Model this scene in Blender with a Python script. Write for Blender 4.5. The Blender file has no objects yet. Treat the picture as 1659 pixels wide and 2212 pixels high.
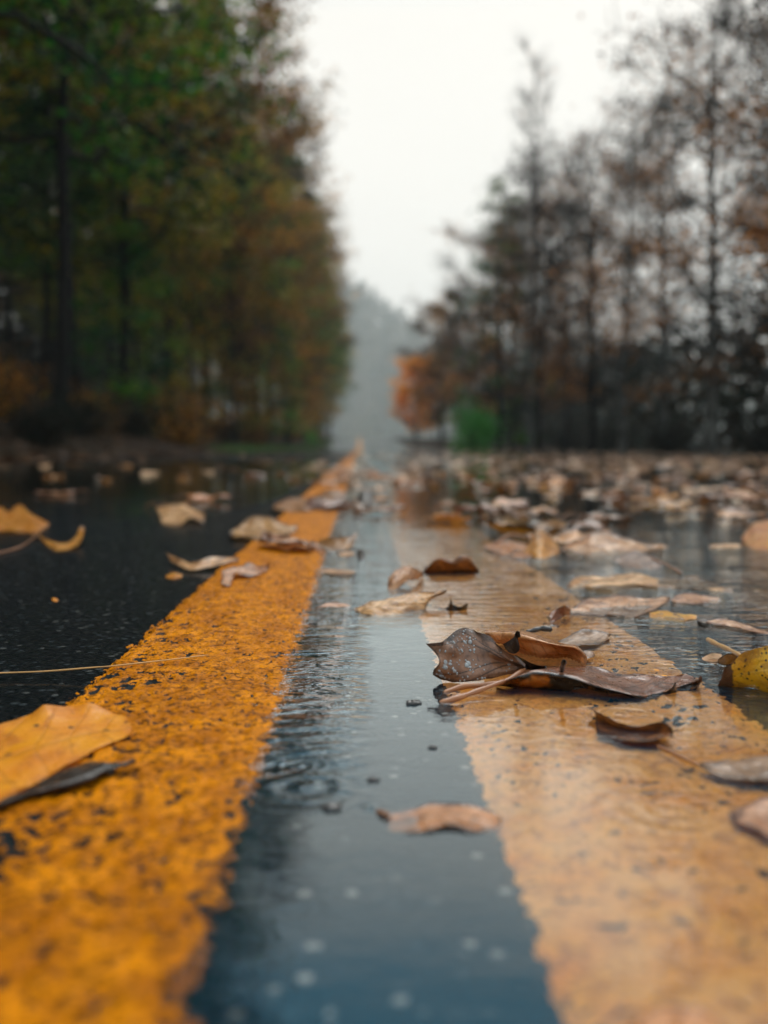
import bpy, math, random
import numpy as np
from mathutils import Vector, Matrix, Euler

R = np.random.RandomState(7)
random.seed(7)
sc = bpy.context.scene
col = sc.collection
PI = math.pi

# ------------------------------------------------------------------ helpers
def link(o, parent=None):
    col.objects.link(o)
    if parent is not None:
        o.parent = parent
    return o

def tag(o, label=None, cat=None, group=None, kind=None):
    if label: o['label'] = label
    if cat: o['category'] = cat
    if group: o['group'] = group
    if kind: o['kind'] = kind
    return o

def empty(name, loc=(0, 0, 0), rz=0.0):
    o = bpy.data.objects.new(name, None)
    o.empty_display_size = 0.05
    o.location = loc
    o.rotation_euler = (0, 0, rz)
    return link(o)

def mesh_obj(name, V, F, mat=None, parent=None, smooth=True, attrs=None, uv=None):
    """V (n,3) array, F either an (m,k) array or a list of tuples"""
    V = np.asarray(V, dtype=np.float32)
    me = bpy.data.meshes.new(name)
    if isinstance(F, np.ndarray):
        m, k = F.shape
        me.vertices.add(len(V)); me.vertices.foreach_set('co', V.ravel())
        me.loops.add(m * k); me.loops.foreach_set('vertex_index', F.ravel().astype(np.int32))
        me.polygons.add(m)
        me.polygons.foreach_set('loop_start', np.arange(0, m * k, k, dtype=np.int32))
        me.polygons.foreach_set('loop_total', np.full(m, k, dtype=np.int32))
        me.update(calc_edges=True)
    else:
        me.from_pydata([tuple(map(float, v)) for v in V], [], F)
        me.update()
    me.validate()
    if smooth:
        me.polygons.foreach_set('use_smooth', np.ones(len(me.polygons), dtype=bool))
    for n, a in (attrs or {}).items():
        at = me.attributes.new(n, 'FLOAT', 'POINT')
        at.data.foreach_set('value', np.asarray(a, dtype=np.float32))
    if uv is not None:
        layer = me.uv_layers.new(name='UVMap')
        vi = np.empty(len(me.loops), dtype=np.int32); me.loops.foreach_get('vertex_index', vi)
        layer.data.foreach_set('uv', np.asarray(uv, dtype=np.float32)[vi].ravel())
    if mat: me.materials.append(mat)
    o = bpy.data.objects.new(name, me)
    return link(o, parent)

def vhash(ix, iy, seed):
    n = (ix.astype(np.int64) * 374761393 + iy.astype(np.int64) * 668265263 + seed * 974634777) & 0xffffffff
    n = ((n ^ (n >> 13)) * 1274126177) & 0xffffffff
    n = n ^ (n >> 16)
    return (n & 0xffff) / 65535.0

def vnoise(x, y, seed=0):
    x = np.asarray(x, dtype=np.float64); y = np.asarray(y, dtype=np.float64)
    ix = np.floor(x); iy = np.floor(y); fx = x - ix; fy = y - iy
    fx = fx * fx * (3 - 2 * fx); fy = fy * fy * (3 - 2 * fy)
    a = vhash(ix, iy, seed); b = vhash(ix + 1, iy, seed); c = vhash(ix, iy + 1, seed); d = vhash(ix + 1, iy + 1, seed)
    return (a * (1 - fx) + b * fx) * (1 - fy) + (c * (1 - fx) + d * fx) * fy

def fbm(x, y, seed=0, octv=4):
    s = 0; a = 0.5; t = 0
    for k in range(octv):
        s = s + a * vnoise(x * 2 ** k + 17.3 * k, y * 2 ** k - 9.1 * k, seed + k); t += a; a *= 0.5
    return s / t

def grid_faces(nr, nc):
    i = np.arange(nr - 1)[:, None] * nc + np.arange(nc - 1)[None, :]
    return np.stack([i, i + 1, i + nc + 1, i + nc], axis=-1).reshape(-1, 4)

def smooth01(t):
    t = np.clip(t, 0, 1); return t * t * (3 - 2 * t)

# ------------------------------------------------------------------ camera
W0, H0 = 1659.0, 2212.0
FPX = 2150.0
CH = 0.12
cam_d = bpy.data.cameras.new('camera')
cam_d.sensor_fit = 'VERTICAL'; cam_d.sensor_height = 36.0; cam_d.sensor_width = 27.0
cam_d.lens = 36.0 * FPX / H0
cam_d.clip_start = 0.01; cam_d.clip_end = 6000
cam_d.dof.use_dof = True
cam_d.dof.focus_distance = 0.535
cam_d.dof.aperture_fstop = 5.8
cam = bpy.data.objects.new('camera', cam_d); link(cam)
cam.location = (0, 0, CH)
cam.rotation_euler = (math.radians(90 - 3.70), 0, math.radians(-1.45))
sc.camera = cam
CM = cam.rotation_euler.to_matrix()

def un(x, y, z=0.0):
    """photograph point (1659 x 2212 grid) -> the place on the level z above the road"""
    d = CM @ Vector(((x - W0 / 2) / FPX, -(y - H0 / 2) / FPX, -1.0))
    t = (z - CH) / d.z
    return Vector((d.x * t, d.y * t, z))

# ------------------------------------------------------------------ node helpers
class NT:
    def __init__(self, mat):
        self.nt = mat.node_tree; self.n = self.nt.nodes; self.l = self.nt.links
    def new(self, t, **kw):
        n = self.n.new(t)
        for k, v in kw.items(): setattr(n, k, v)
        return n
    def put(self, sock, v):
        if v is None: return
        if hasattr(v, 'is_output') or isinstance(v, bpy.types.NodeSocket): self.l.new(v, sock)
        else:
            try: sock.default_value = v
            except Exception: sock.default_value = (v[0], v[1], v[2], 1.0)
    def math(self, op, a, b=None, c=None, clamp=False):
        n = self.new('ShaderNodeMath', operation=op); n.use_clamp = clamp
        self.put(n.inputs[0], a); self.put(n.inputs[1], b); self.put(n.inputs[2], c)
        return n.outputs[0]
    def mix(self, f, a, b, blend='MIX'):
        n = self.new('ShaderNodeMix', data_type='RGBA', blend_type=blend)
        self.put(n.inputs[0], f); self.put(n.inputs[6], c4(a)); self.put(n.inputs[7], c4(b))
        return n.outputs[2]
    def noise(self, vec, scale, detail=3, rough=0.5, dist=0.0):
        n = self.new('ShaderNodeTexNoise')
        self.put(n.inputs['Vector'], vec); n.inputs['Scale'].default_value = scale
        n.inputs['Detail'].default_value = detail; n.inputs['Roughness'].default_value = rough
        n.inputs['Distortion'].default_value = dist
        return n.outputs['Fac']
    def voro(self, vec, scale, feature='F1', out='Distance'):
        n = self.new('ShaderNodeTexVoronoi', feature=feature)
        self.put(n.inputs['Vector'], vec); n.inputs['Scale'].default_value = scale
        return n.outputs[out]
    def step(self, v, a, b, to0=0.0, to1=1.0):
        n = self.new('ShaderNodeMapRange', interpolation_type='SMOOTHSTEP')
        self.put(n.inputs[0], v); n.inputs[1].default_value = a; n.inputs[2].default_value = b
        n.inputs[3].default_value = to0; n.inputs[4].default_value = to1
        return n.outputs[0]
    def attr(self, name):
        return self.new('ShaderNodeAttribute', attribute_name=name).outputs['Fac']
    def pos(self):
        return self.new('ShaderNodeNewGeometry').outputs['Position']
    def mapv(self, vec, scale=(1, 1, 1), loc=(0, 0, 0)):
        n = self.new('ShaderNodeMapping'); self.put(n.inputs[0], vec)
        n.inputs['Scale'].default_value = scale; n.inputs['Location'].default_value = loc
        return n.outputs[0]
    def bump(self, h, strength=1.0, dist=1.0, normal=None):
        n = self.new('ShaderNodeBump'); n.inputs['Strength'].default_value = strength
        n.inputs['Distance'].default_value = dist; self.put(n.inputs['Height'], h)
        if normal is not None: self.l.new(normal, n.inputs['Normal'])
        return n.outputs[0]

def c4(v):
    if isinstance(v, (tuple, list)) and len(v) == 3: return (v[0], v[1], v[2], 1.0)
    return v

def new_mat(name):
    m = bpy.data.materials.new(name); m.use_nodes = True
    for n in list(m.node_tree.nodes):
        m.node_tree.nodes.remove(n)
    t = NT(m); out = t.new('ShaderNodeOutputMaterial')
    return m, t, out

def principled(t, out, base, rough=0.5, normal=None, spec=0.5, coat=0.0, coat_rough=0.05, coat_normal=None):
    p = t.new('ShaderNodeBsdfPrincipled')
    t.put(p.inputs['Base Color'], c4(base)); t.put(p.inputs['Roughness'], rough)
    t.put(p.inputs['Specular IOR Level'], spec)
    t.put(p.inputs['Coat Weight'], coat); t.put(p.inputs['Coat Roughness'], coat_rough)
    p.inputs['Coat IOR'].default_value = 1.33
    if normal is not None: t.l.new(normal, p.inputs['Normal'])
    if coat_normal is not None: t.l.new(coat_normal, p.inputs['Coat Normal'])
    if out is not None: t.l.new(p.outputs[0], out.inputs['Surface'])
    return p

# ------------------------------------------------------------------ world and light
SUN_EL, SUN_AZ = math.radians(52), math.radians(18)      # azimuth from +Y towards +X
w = bpy.data.worlds.new('World'); sc.world = w; w.use_nodes = True
for n in list(w.node_tree.nodes): w.node_tree.nodes.remove(n)
t = NT(w); out = t.new('ShaderNodeOutputWorld'); bg = t.new('ShaderNodeBackground')
sky = t.new('ShaderNodeTexSky', sky_type='NISHITA'); sky.sun_disc = False
sky.sun_elevation = SUN_EL; sky.sun_rotation = SUN_AZ; sky.dust_density = 6.0; sky.air_density = 1.0
hs = t.new('ShaderNodeHueSaturation'); hs.inputs['Saturation'].default_value = 0.5; t.l.new(sky.outputs[0], hs.inputs['Color'])
tc = t.new('ShaderNodeTexCoord'); sx = t.new('ShaderNodeSeparateXYZ'); t.l.new(tc.outputs['Generated'], sx.inputs[0])
ramp = t.new('ShaderNodeValToRGB'); t.l.new(sx.outputs['Z'], ramp.inputs[0])
cr = ramp.color_ramp
for e_, (ps, cc) in zip([cr.elements[0], cr.elements[1]], [(0.0, (0.69, 0.66, 0.61)), (1.0, (0.95, 1.02, 1.05))]):
    e_.position = ps; e_.color = c4(cc)
for ps, cc in ((0.39, (0.60, 0.575, 0.53)), (0.445, (0.40, 0.47, 0.50)), (0.50, (0.03, 0.26, 0.40)), (0.63, (0.22, 0.46, 0.58)), (0.80, (0.85, 0.95, 1.0))):
    e = cr.elements.new(ps); e.color = c4(cc)
cl = t.mix(t.noise(t.mapv(tc.outputs['Generated'], (1, 1, 2.5)), 2.2, 4, 0.55), (0.93, 0.935, 0.94), (1.07, 1.07, 1.06))
over = t.mix(1.0, ramp.outputs[0], cl, 'MULTIPLY')
over = t.mix(1.0, over, (10.4, 10.4, 10.4), 'MULTIPLY')
t.l.new(t.mix(0.94, hs.outputs[0], over), bg.inputs['Color'])
bg.inputs['Strength'].default_value = 0.1
t.l.new(bg.outputs[0], out.inputs['Surface'])

sd = bpy.data.lights.new('sun', 'SUN'); sd.energy = 0.9; sd.angle = math.radians(40); sd.color = (1.0, 0.95, 0.88)
so = bpy.data.objects.new('sun', sd); link(so)
dirv = Vector((math.sin(SUN_AZ) * math.cos(SUN_EL), math.cos(SUN_AZ) * math.cos(SUN_EL), math.sin(SUN_EL)))
so.rotation_euler = (-dirv).to_track_quat('-Z', 'Y').to_euler()
so.location = (0, 0, 40)

sc.view_settings.view_transform = 'Standard'; sc.view_settings.look = 'None'
sc.view_settings.exposure = 0.75; sc.view_settings.gamma = 1.0
sc.cycles.use_denoising = True
sc.cycles.max_bounces = 8; sc.cycles.transparent_max_bounces = 16; sc.cycles.volume_bounces = 2
sc.cycles.caustics_reflective = False; sc.cycles.caustics_refractive = False

# ------------------------------------------------------------------ levels of the ground
def road_z(Y):
    Y = np.asarray(Y, dtype=float)
    return 1.75 * smooth01((Y - 55) / 110.0) - 2.5 * smooth01((Y - 165) / 120.0)

def ground_z(X, Y):
    X = np.asarray(X, dtype=float); Y = np.asarray(Y, dtype=float)
    left = np.clip(-X - 3.0, 0, 40); right = np.clip(X - 7.0, 0, 60)
    z = road_z(Y) - 0.03
    z = z + 0.16 * left * smooth01(left / 3.0) - 0.02 * right
    z = z + (fbm(X * 0.35, Y * 0.35, 3) - 0.5) * 0.25 * smooth01(np.maximum(left, right) / 2.0)
    return z

# ground sheet
gx = np.concatenate([np.linspace(-1100, -40, 24), np.linspace(-36, -3, 34), np.linspace(-2.6, 6.6, 24), np.linspace(7, 40, 30), np.linspace(50, 1100, 24)])
gy = np.concatenate([np.linspace(-60, 0, 14), np.linspace(2, 120, 90), np.linspace(124, 2150, 90)])
GX, GY = np.meshgrid(gx, gy)
m, t, out = new_mat('leaf_strewn_ground')
p = t.pos()
n1 = t.noise(p, 0.6, 4); n2 = t.noise(p, 14, 3, 0.6); vc = t.voro(p, 9, 'F1', 'Color')
c = t.mix(t.step(n1, 0.4, 0.62), (0.012, 0.009, 0.006), (0.005, 0.008, 0.004))
sep = t.new('ShaderNodeSeparateColor'); t.l.new(vc, sep.inputs[0])
c = t.mix(t.math('MULTIPLY', t.step(sep.outputs[0], 0.45, 0.6), 0.8), c, t.mix(sep.outputs[1], (0.05, 0.022, 0.009), (0.03, 0.014, 0.007)))
principled(t, out, c, 0.8, t.bump(n2, 0.6, 0.03), 0.05)
g = mesh_obj('ground', np.stack([GX.ravel(), GY.ravel(), ground_z(GX, GY).ravel()], 1), grid_faces(len(gy), len(gx)), m)
tag(g, kind='structure')

# road
ROADL, ROADR = -2.75, 6.2
rx = np.concatenate([np.linspace(ROADL, -0.4, 10), np.linspace(-0.3, 0.5, 9), np.linspace(0.7, ROADR, 20)])
ry = np.concatenate([np.linspace(-20, 0, 6), np.linspace(0.15, 3, 30), np.linspace(3.3, 60, 60), np.linspace(62, 330, 70)])
RX, RY = np.meshgrid(rx, ry)
RXe = np.where(RX == ROADL, RX + (fbm(RY * 0.9, RX * 0, 5) - 0.5) * 0.35, RX)
RXe = np.where(RX > 3.4, 3.4 + (RXe - 3.4) * (1 - 0.75 * smooth01((RY - 45) / 40)), RXe)
m, t, out = new_mat('wet_asphalt')
p = t.pos()
v1 = t.voro(p, 210); v2 = t.voro(p, 420); vcol = t.voro(p, 210, 'F1', 'Color')
sep = t.new('ShaderNodeSeparateColor'); t.l.new(vcol, sep.inputs[0])
stone = t.mix(t.step(sep.outputs[0], 0.80, 0.97), (0.0008, 0.0026, 0.0036), (0.035, 0.042, 0.045))
spm = t.new('ShaderNodeSeparateXYZ'); t.l.new(p, spm.inputs[0])
between = t.math('MULTIPLY', t.step(spm.outputs[0], -0.035, -0.02), t.step(spm.outputs[0], 0.04, 0.055, 1, 0))
stone = t.mix(t.step(sep.outputs[1], 0.93, 0.97), stone, t.mix(between, (0.09, 0.088, 0.08), (0.42, 0.40, 0.35)))
big = t.noise(p, 5.0, 4)
c = t.mix(t.step(v1, 0.25, 0.55), stone, (0.0005, 0.0016, 0.0022))
c = t.mix(t.math('MULTIPLY', t.step(big, 0.3, 0.7), 0.4), c, (0.0008, 0.0022, 0.003))
spy = t.new('ShaderNodeSeparateXYZ'); t.l.new(p, spy.inputs[0])
wetfar = t.math('ADD', 0.30, t.math('MULTIPLY', t.step(spy.outputs[1], 12, 45), 0.7))
h = t.math('ADD', t.math('MULTIPLY', t.math('SUBTRACT', 0.6, v1), 0.0035), t.math('MULTIPLY', t.math('SUBTRACT', 0.6, v2), 0.0012))
bm_ = t.bump(h, 0.6, 1.0)
film = t.bump(t.math('MULTIPLY', t.noise(p, 90, 3), 0.0005), 0.6, 1.0)
principled(t, out, c, 0.65, bm_, 0.04, wetfar, 0.06, film)
road = mesh_obj('road', np.stack([RXe.ravel(), RY.ravel(), road_z(RY).ravel()], 1), grid_faces(len(ry), len(rx)), m)
tag(road, kind='structure')

# painted lines: thick thermoplastic paint with real pits and broken edges
def geo_rows(y0, y1, f):
    ys = [y0]
    while ys[-1] < y1: ys.append(ys[-1] * (1 + f))
    return ys
lineY = np.array(geo_rows(0.17, 1.9, 0.0042) + geo_rows(1.95, 300, 0.03))

def paint_mat(name, bright, mid, dark, pale, palemix, rough):
    m, t, out = new_mat(name)
    p = t.pos(); wear = t.attr('wear')
    n1 = t.noise(p, 60, 4, 0.6); n2 = t.noise(p, 300, 3, 0.6); n3 = t.noise(p, 12, 3)
    c = t.mix(t.step(n1, 0.36, 0.66), mid, bright)
    c = t.mix(t.math('MULTIPLY', t.step(n2, 0.50, 0.64), 0.8), c, dark)
    c = t.mix(t.math('MULTIPLY', t.step(t.noise(p, 900, 2), 0.50, 0.66), 0.55), c, dark)
    c = t.mix(t.math('MULTIPLY', t.step(n3, 0.5, 0.7), 0.35), c, mid)
    if palemix: c = t.mix(t.math('MULTIPLY', t.step(t.noise(p, 35, 4, 0.6), 0.3, 0.6), palemix), c, pale)
    c = t.mix(t.math('MULTIPLY', t.step(t.noise(p, 140, 4, 0.7), 0.50, 0.60), 0.5 if palemix else 0.25), c, dark)
    wn = t.math('ADD', wear, t.math('MULTIPLY', t.math('SUBTRACT', t.noise(p, 520, 3), 0.5), 0.9))
    c = t.mix(t.step(wn, 0.44, 0.56), c, (0.007, 0.010, 0.011))
    hh = t.math('ADD', t.math('MULTIPLY', n2, 0.0011), t.math('MULTIPLY', t.noise(p, 700, 2), 0.0005))
    principled(t, out, c, rough, t.bump(hh, 0.6, 1.0), 0.05)
    return m

def paint_line(name, xl, xr, zbase, zbulge, wearfun, mat, seed, ragged):
    nx = 128
    xs = np.linspace(xl - 0.004, xr + 0.004, nx)
    X, Y = np.meshgrid(xs, lineY)
    X = X + 0.004 * (fbm(Y * 3.0, Y * 0 + seed, seed) - 0.5)
    u = (X - xl) / (xr - xl)
    near = smooth01((2.2 - Y) / 0.6)
    e1 = X - xl; e2 = xr - X
    jag = ragged * (0.7 * fbm(X * 160, Y * 160, seed + 20, 3) + 0.5 * vnoise(X * 420, Y * 420, seed + 31) - 0.62)
    edge = np.minimum(e1, e2) + jag * 2.0 * near
    pit = fbm(X * 400, Y * 400, seed + 2, 3)
    pit2 = fbm(X * 150, Y * 150, seed + 8, 3)
    thr = wearfun(X, Y, u)
    pv = 0.55 * pit + 0.45 * pit2
    wear = np.clip((pv - thr) / 0.08 + 0.5, 0, 1) * near
    rough = (fbm(X * 230, Y * 230, seed + 40, 4) - 0.5)
    z = road_z(Y) + zbase + zbulge(X, Y, u) + near * (rough * 0.0022 - 0.0014 * wear)
    z = z - near * 0.0022 * (1 - smooth01(edge / 0.006))
    z = np.maximum(z, road_z(Y) + 0.0004)
    V = np.stack([X.ravel(), Y.ravel(), z.ravel()], 1)
    F = grid_faces(len(lineY), nx)
    keep = (edge.ravel() > 0)
    F = F[keep[F].sum(1) >= 3]
    used = np.zeros(len(V), bool); used[F.ravel()] = True
    idx = np.cumsum(used) - 1
    o = mesh_obj(name, V[used], idx[F], mat, attrs={'wear': wear.ravel()[used]})
    return o

mL = paint_mat('orange_road_paint', (0.68, 0.215, 0.0008), (0.42, 0.12, 0.0006), (0.06, 0.017, 0.0006), (0.8, 0.5, 0.2), 0, 0.5)
mR = paint_mat('worn_orange_sheen_paint', (0.96, 0.40, 0.03), (0.90, 0.30, 0.012), (0.34, 0.09, 0.004), (0.97, 0.50, 0.17), 0.6, 0.5)  # worn paint; its paler patches put the sky's reflection into the colour

def wear_left(X, Y, u):
    # thin, broken paint along the outer edge and in one bald patch near the camera
    base = 0.648 - 0.08 * smooth01((0.45 - u) / 0.45) * smooth01((Y - 0.38) / 0.1) * smooth01((0.85 - Y) / 0.2)
    d = np.hypot((X + 0.104) / 0.024, (Y - 0.292) / 0.03)
    d2 = np.hypot((X + 0.105) / 0.016, (Y - 0.40) / 0.02)
    d3 = np.hypot((X + 0.10) / 0.022, (Y - 0.50) / 0.06)
    return base - 0.15 * np.exp(-d * d) - 0.09 * np.exp(-d2 * d2) - 0.08 * np.exp(-d3 * d3)
def wear_right(X, Y, u):
    return 0.665 - 0.06 * smooth01((u - 0.45) / 0.4) * smooth01((Y - 0.35) / 0.1)

LL, LR = -0.1345, -0.0355
RLx, RRx = 0.0425, 0.174
ll = paint_line('centre_line', LL, LR, 0.0042, lambda X, Y, u: 0.0012 * smooth01((0.6 - np.abs(u - 0.35)) / 0.6), wear_left, mL, 11, 0.006)
rl = paint_line('centre_line', RLx, RRx, 0.0008, lambda X, Y, u: (0.0003 + 0.0032 * fbm(X * 28, Y * 9, 77, 3) ** 1.6) * smooth01((u - 0.55) / 0.3) * smooth01((Y - 0.36) / 0.1) * smooth01((1.2 - Y) / 0.4), wear_right, mR, 23, 0.004)
tag(ll, 'left orange centre line, worn and standing clear of the water', 'road marking', kind='structure')
tag(rl, 'right orange centre line, mostly under the puddle', 'road marking', kind='structure')

# ------------------------------------------------------------------ water
WZ = 0.0034
def water_mat(name, ripple, fade=None):
    m, t, out = new_mat(name)
    p = t.pos()
    sp = t.new('ShaderNodeSeparateXYZ'); t.l.new(p, sp.inputs[0])
    X, Y = sp.outputs[0], sp.outputs[1]
    def ring(px, py, wl, r, amp):
        c = un(px, py, WZ)
        d = t.new('ShaderNodeVectorMath', operation='DISTANCE'); t.l.new(p, d.inputs[0]); d.inputs[1].default_value = tuple(c)
        dd = t.math('ADD', d.outputs['Value'], t.math('MULTIPLY', t.math('SUBTRACT', t.noise(p, 60, 2), 0.5), 0.006))
        s = t.math('SINE', t.math('MULTIPLY', dd, 2 * PI / wl))
        g_ = t.math('POWER', 2.718, t.math('MULTIPLY', t.math('MULTIPLY', dd, dd), -1.0 / (r * r)))
        return t.math('MULTIPLY', t.math('MULTIPLY', s, g_), amp)
    rip = t.noise(t.mapv(p, (70, 150, 1)), 1.0, 3, 0.55, 0.6)
    swell = t.noise(t.mapv(p, (22, 55, 1)), 1.0, 2, 0.5, 0.3)
    strong_l = t.math('MULTIPLY', t.step(X, -0.012, 0.012, 1, 0), t.step(Y, 0.30, 0.42))
    strong_f = t.math('MULTIPLY', t.step(Y, 0.58, 0.75), t.step(Y, 1.1, 1.6, 1, 0.25))
    strong_r = t.math('MULTIPLY', t.step(X, 0.12, 0.18), t.math('MULTIPLY', t.step(Y, 0.40, 0.55), t.step(Y, 0.8, 1.3, 1, 0)))
    amp = t.math('ADD', 0.13, t.math('MULTIPLY', t.math('MAXIMUM', t.math('MAXIMUM', t.math('MULTIPLY', strong_l, 2.0), t.math('MULTIPLY', strong_f, 0.7)), strong_r), ripple))
    amp = t.math('MULTIPLY', amp, t.step(Y, 1.0, 1.9, 1, 0.3))
    patch = t.step(t.noise(p, 14, 2), 0.35, 0.65, 0.35, 1.2)
    h = t.math('MULTIPLY', t.math('MULTIPLY', t.math('SUBTRACT', rip, 0.5), t.math('MULTIPLY', amp, patch)), 0.0009)
    h = t.math('ADD', h, t.math('MULTIPLY', t.math('MULTIPLY', swell, amp), 0.0010))
    for a in ((719, 1437, 0.0065, 0.017, 0.00012), (634, 1657, 0.0055, 0.0085, 0.00012), (716, 1481, 0.006, 0.013, 0.0001),
              (660, 1700, 0.010, 0.02, 0.00016), (800, 1745, 0.005, 0.005, 0.0001), (1450, 1340, 0.012, 0.035, 0.00014),
              (1570, 1425, 0.007, 0.016, 0.00012), (1350, 1540, 0.009, 0.03, 0.00006), (1450, 1750, 0.008, 0.02, 0.00007)):
        h = t.math('ADD', h, ring(*a))
    nrm = t.bump(h, 1.0, 1.0)
    fr = t.new('ShaderNodeFresnel'); fr.inputs['IOR'].default_value = 1.45; t.l.new(nrm, fr.inputs['Normal'])
    gl = t.new('ShaderNodeBsdfGlossy'); gl.inputs['Roughness'].default_value = 0.02; gl.inputs['Color'].default_value = (0.90, 0.98, 1.0, 1); t.l.new(nrm, gl.inputs['Normal'])
    tr = t.new('ShaderNodeBsdfTransparent'); tr.inputs['Color'].default_value = (1, 1, 1, 1)
    df = t.new('ShaderNodeBsdfDiffuse'); df.inputs['Color'].default_value = (0.01, 0.15, 0.26, 1)
    silt = t.new('ShaderNodeMixShader')
    t.put(silt.inputs[0], 0.004 if fade else t.step(t.noise(p, 9, 3), 0.25, 0.75, 0.05, 0.10))
    t.l.new(tr.outputs[0], silt.inputs[1]); t.l.new(df.outputs[0], silt.inputs[2])
    mx = t.new('ShaderNodeMixShader')
    frs = t.math('MULTIPLY', fr.outputs[0], 1.4, clamp=True)
    if fade: frs = t.math('MULTIPLY', frs, t.step(t.math('ADD', Y, t.math('MULTIPLY', t.math('SUBTRACT', t.noise(p, 3, 3), 0.5), 1.2)), fade[0], fade[1]))
    t.l.new(frs, mx.inputs[0]); t.l.new(silt.outputs[0], mx.inputs[1]); t.l.new(gl.outputs[0], mx.inputs[2])
    t.l.new(mx.outputs[0], out.inputs['Surface'])
    return m

wm = water_mat('puddle_water', 1.7)
# main puddle: from the left line across the right lane
pxs = np.concatenate([np.linspace(-0.06, 0.4, 24), np.linspace(0.5, 5.6, 30)])
pys = np.concatenate([np.linspace(-1.0, 0.1, 5), np.linspace(0.15, 2, 40), np.linspace(2.2, 34, 60)])
PX, PY = np.meshgrid(pxs, pys)
lim = 5.4 + 0.5 * (fbm(PY * 0.8, PY * 0, 9) - 0.5)
PX2 = np.where(PX > 0.5, 0.5 + (PX - 0.5) * (lim - 0.5) / 5.1, PX)
pud = mesh_obj('puddle', np.stack([PX2.ravel(), PY.ravel(), np.full(PX.size, WZ)], 1), grid_faces(len(pys), len(pxs)), wm)
tag(pud, kind='structure')
# thin sheet of water standing on the left lane further on
a = np.linspace(0, 2 * PI, 96, endpoint=False)
rr = np.linspace(0, 1, 12)
A, RR_ = np.meshgrid(a, rr)
wob = 1 + 0.22 * (fbm(np.cos(A) * 2 + 5, np.sin(A) * 2 + 5, 4) - 0.5)
sq = lambda v: np.sign(v) * np.abs(v) ** 0.55
LX = -1.38 + 1.26 * RR_ * wob * sq(np.cos(A)); LY = 4.7 + 4.05 * RR_ * wob * sq(np.sin(A))
LXc = np.minimum(LX, -0.128)
Vv = np.stack([LXc.ravel(), LY.ravel(), np.full(LX.size, 0.0022)], 1)
nA = len(a); Ff = []
for i in range(len(rr) - 1):
    for j in range(nA):
        q = (i * nA + j, i * nA + (j + 1) % nA, (i + 1) * nA + (j + 1) % nA, (i + 1) * nA + j)
        Ff.append(q)
lp = mesh_obj('puddle', Vv, Ff, water_mat('thin_water', 0.15, (0.9, 3.0)))
tag(lp, kind='structure')

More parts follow.
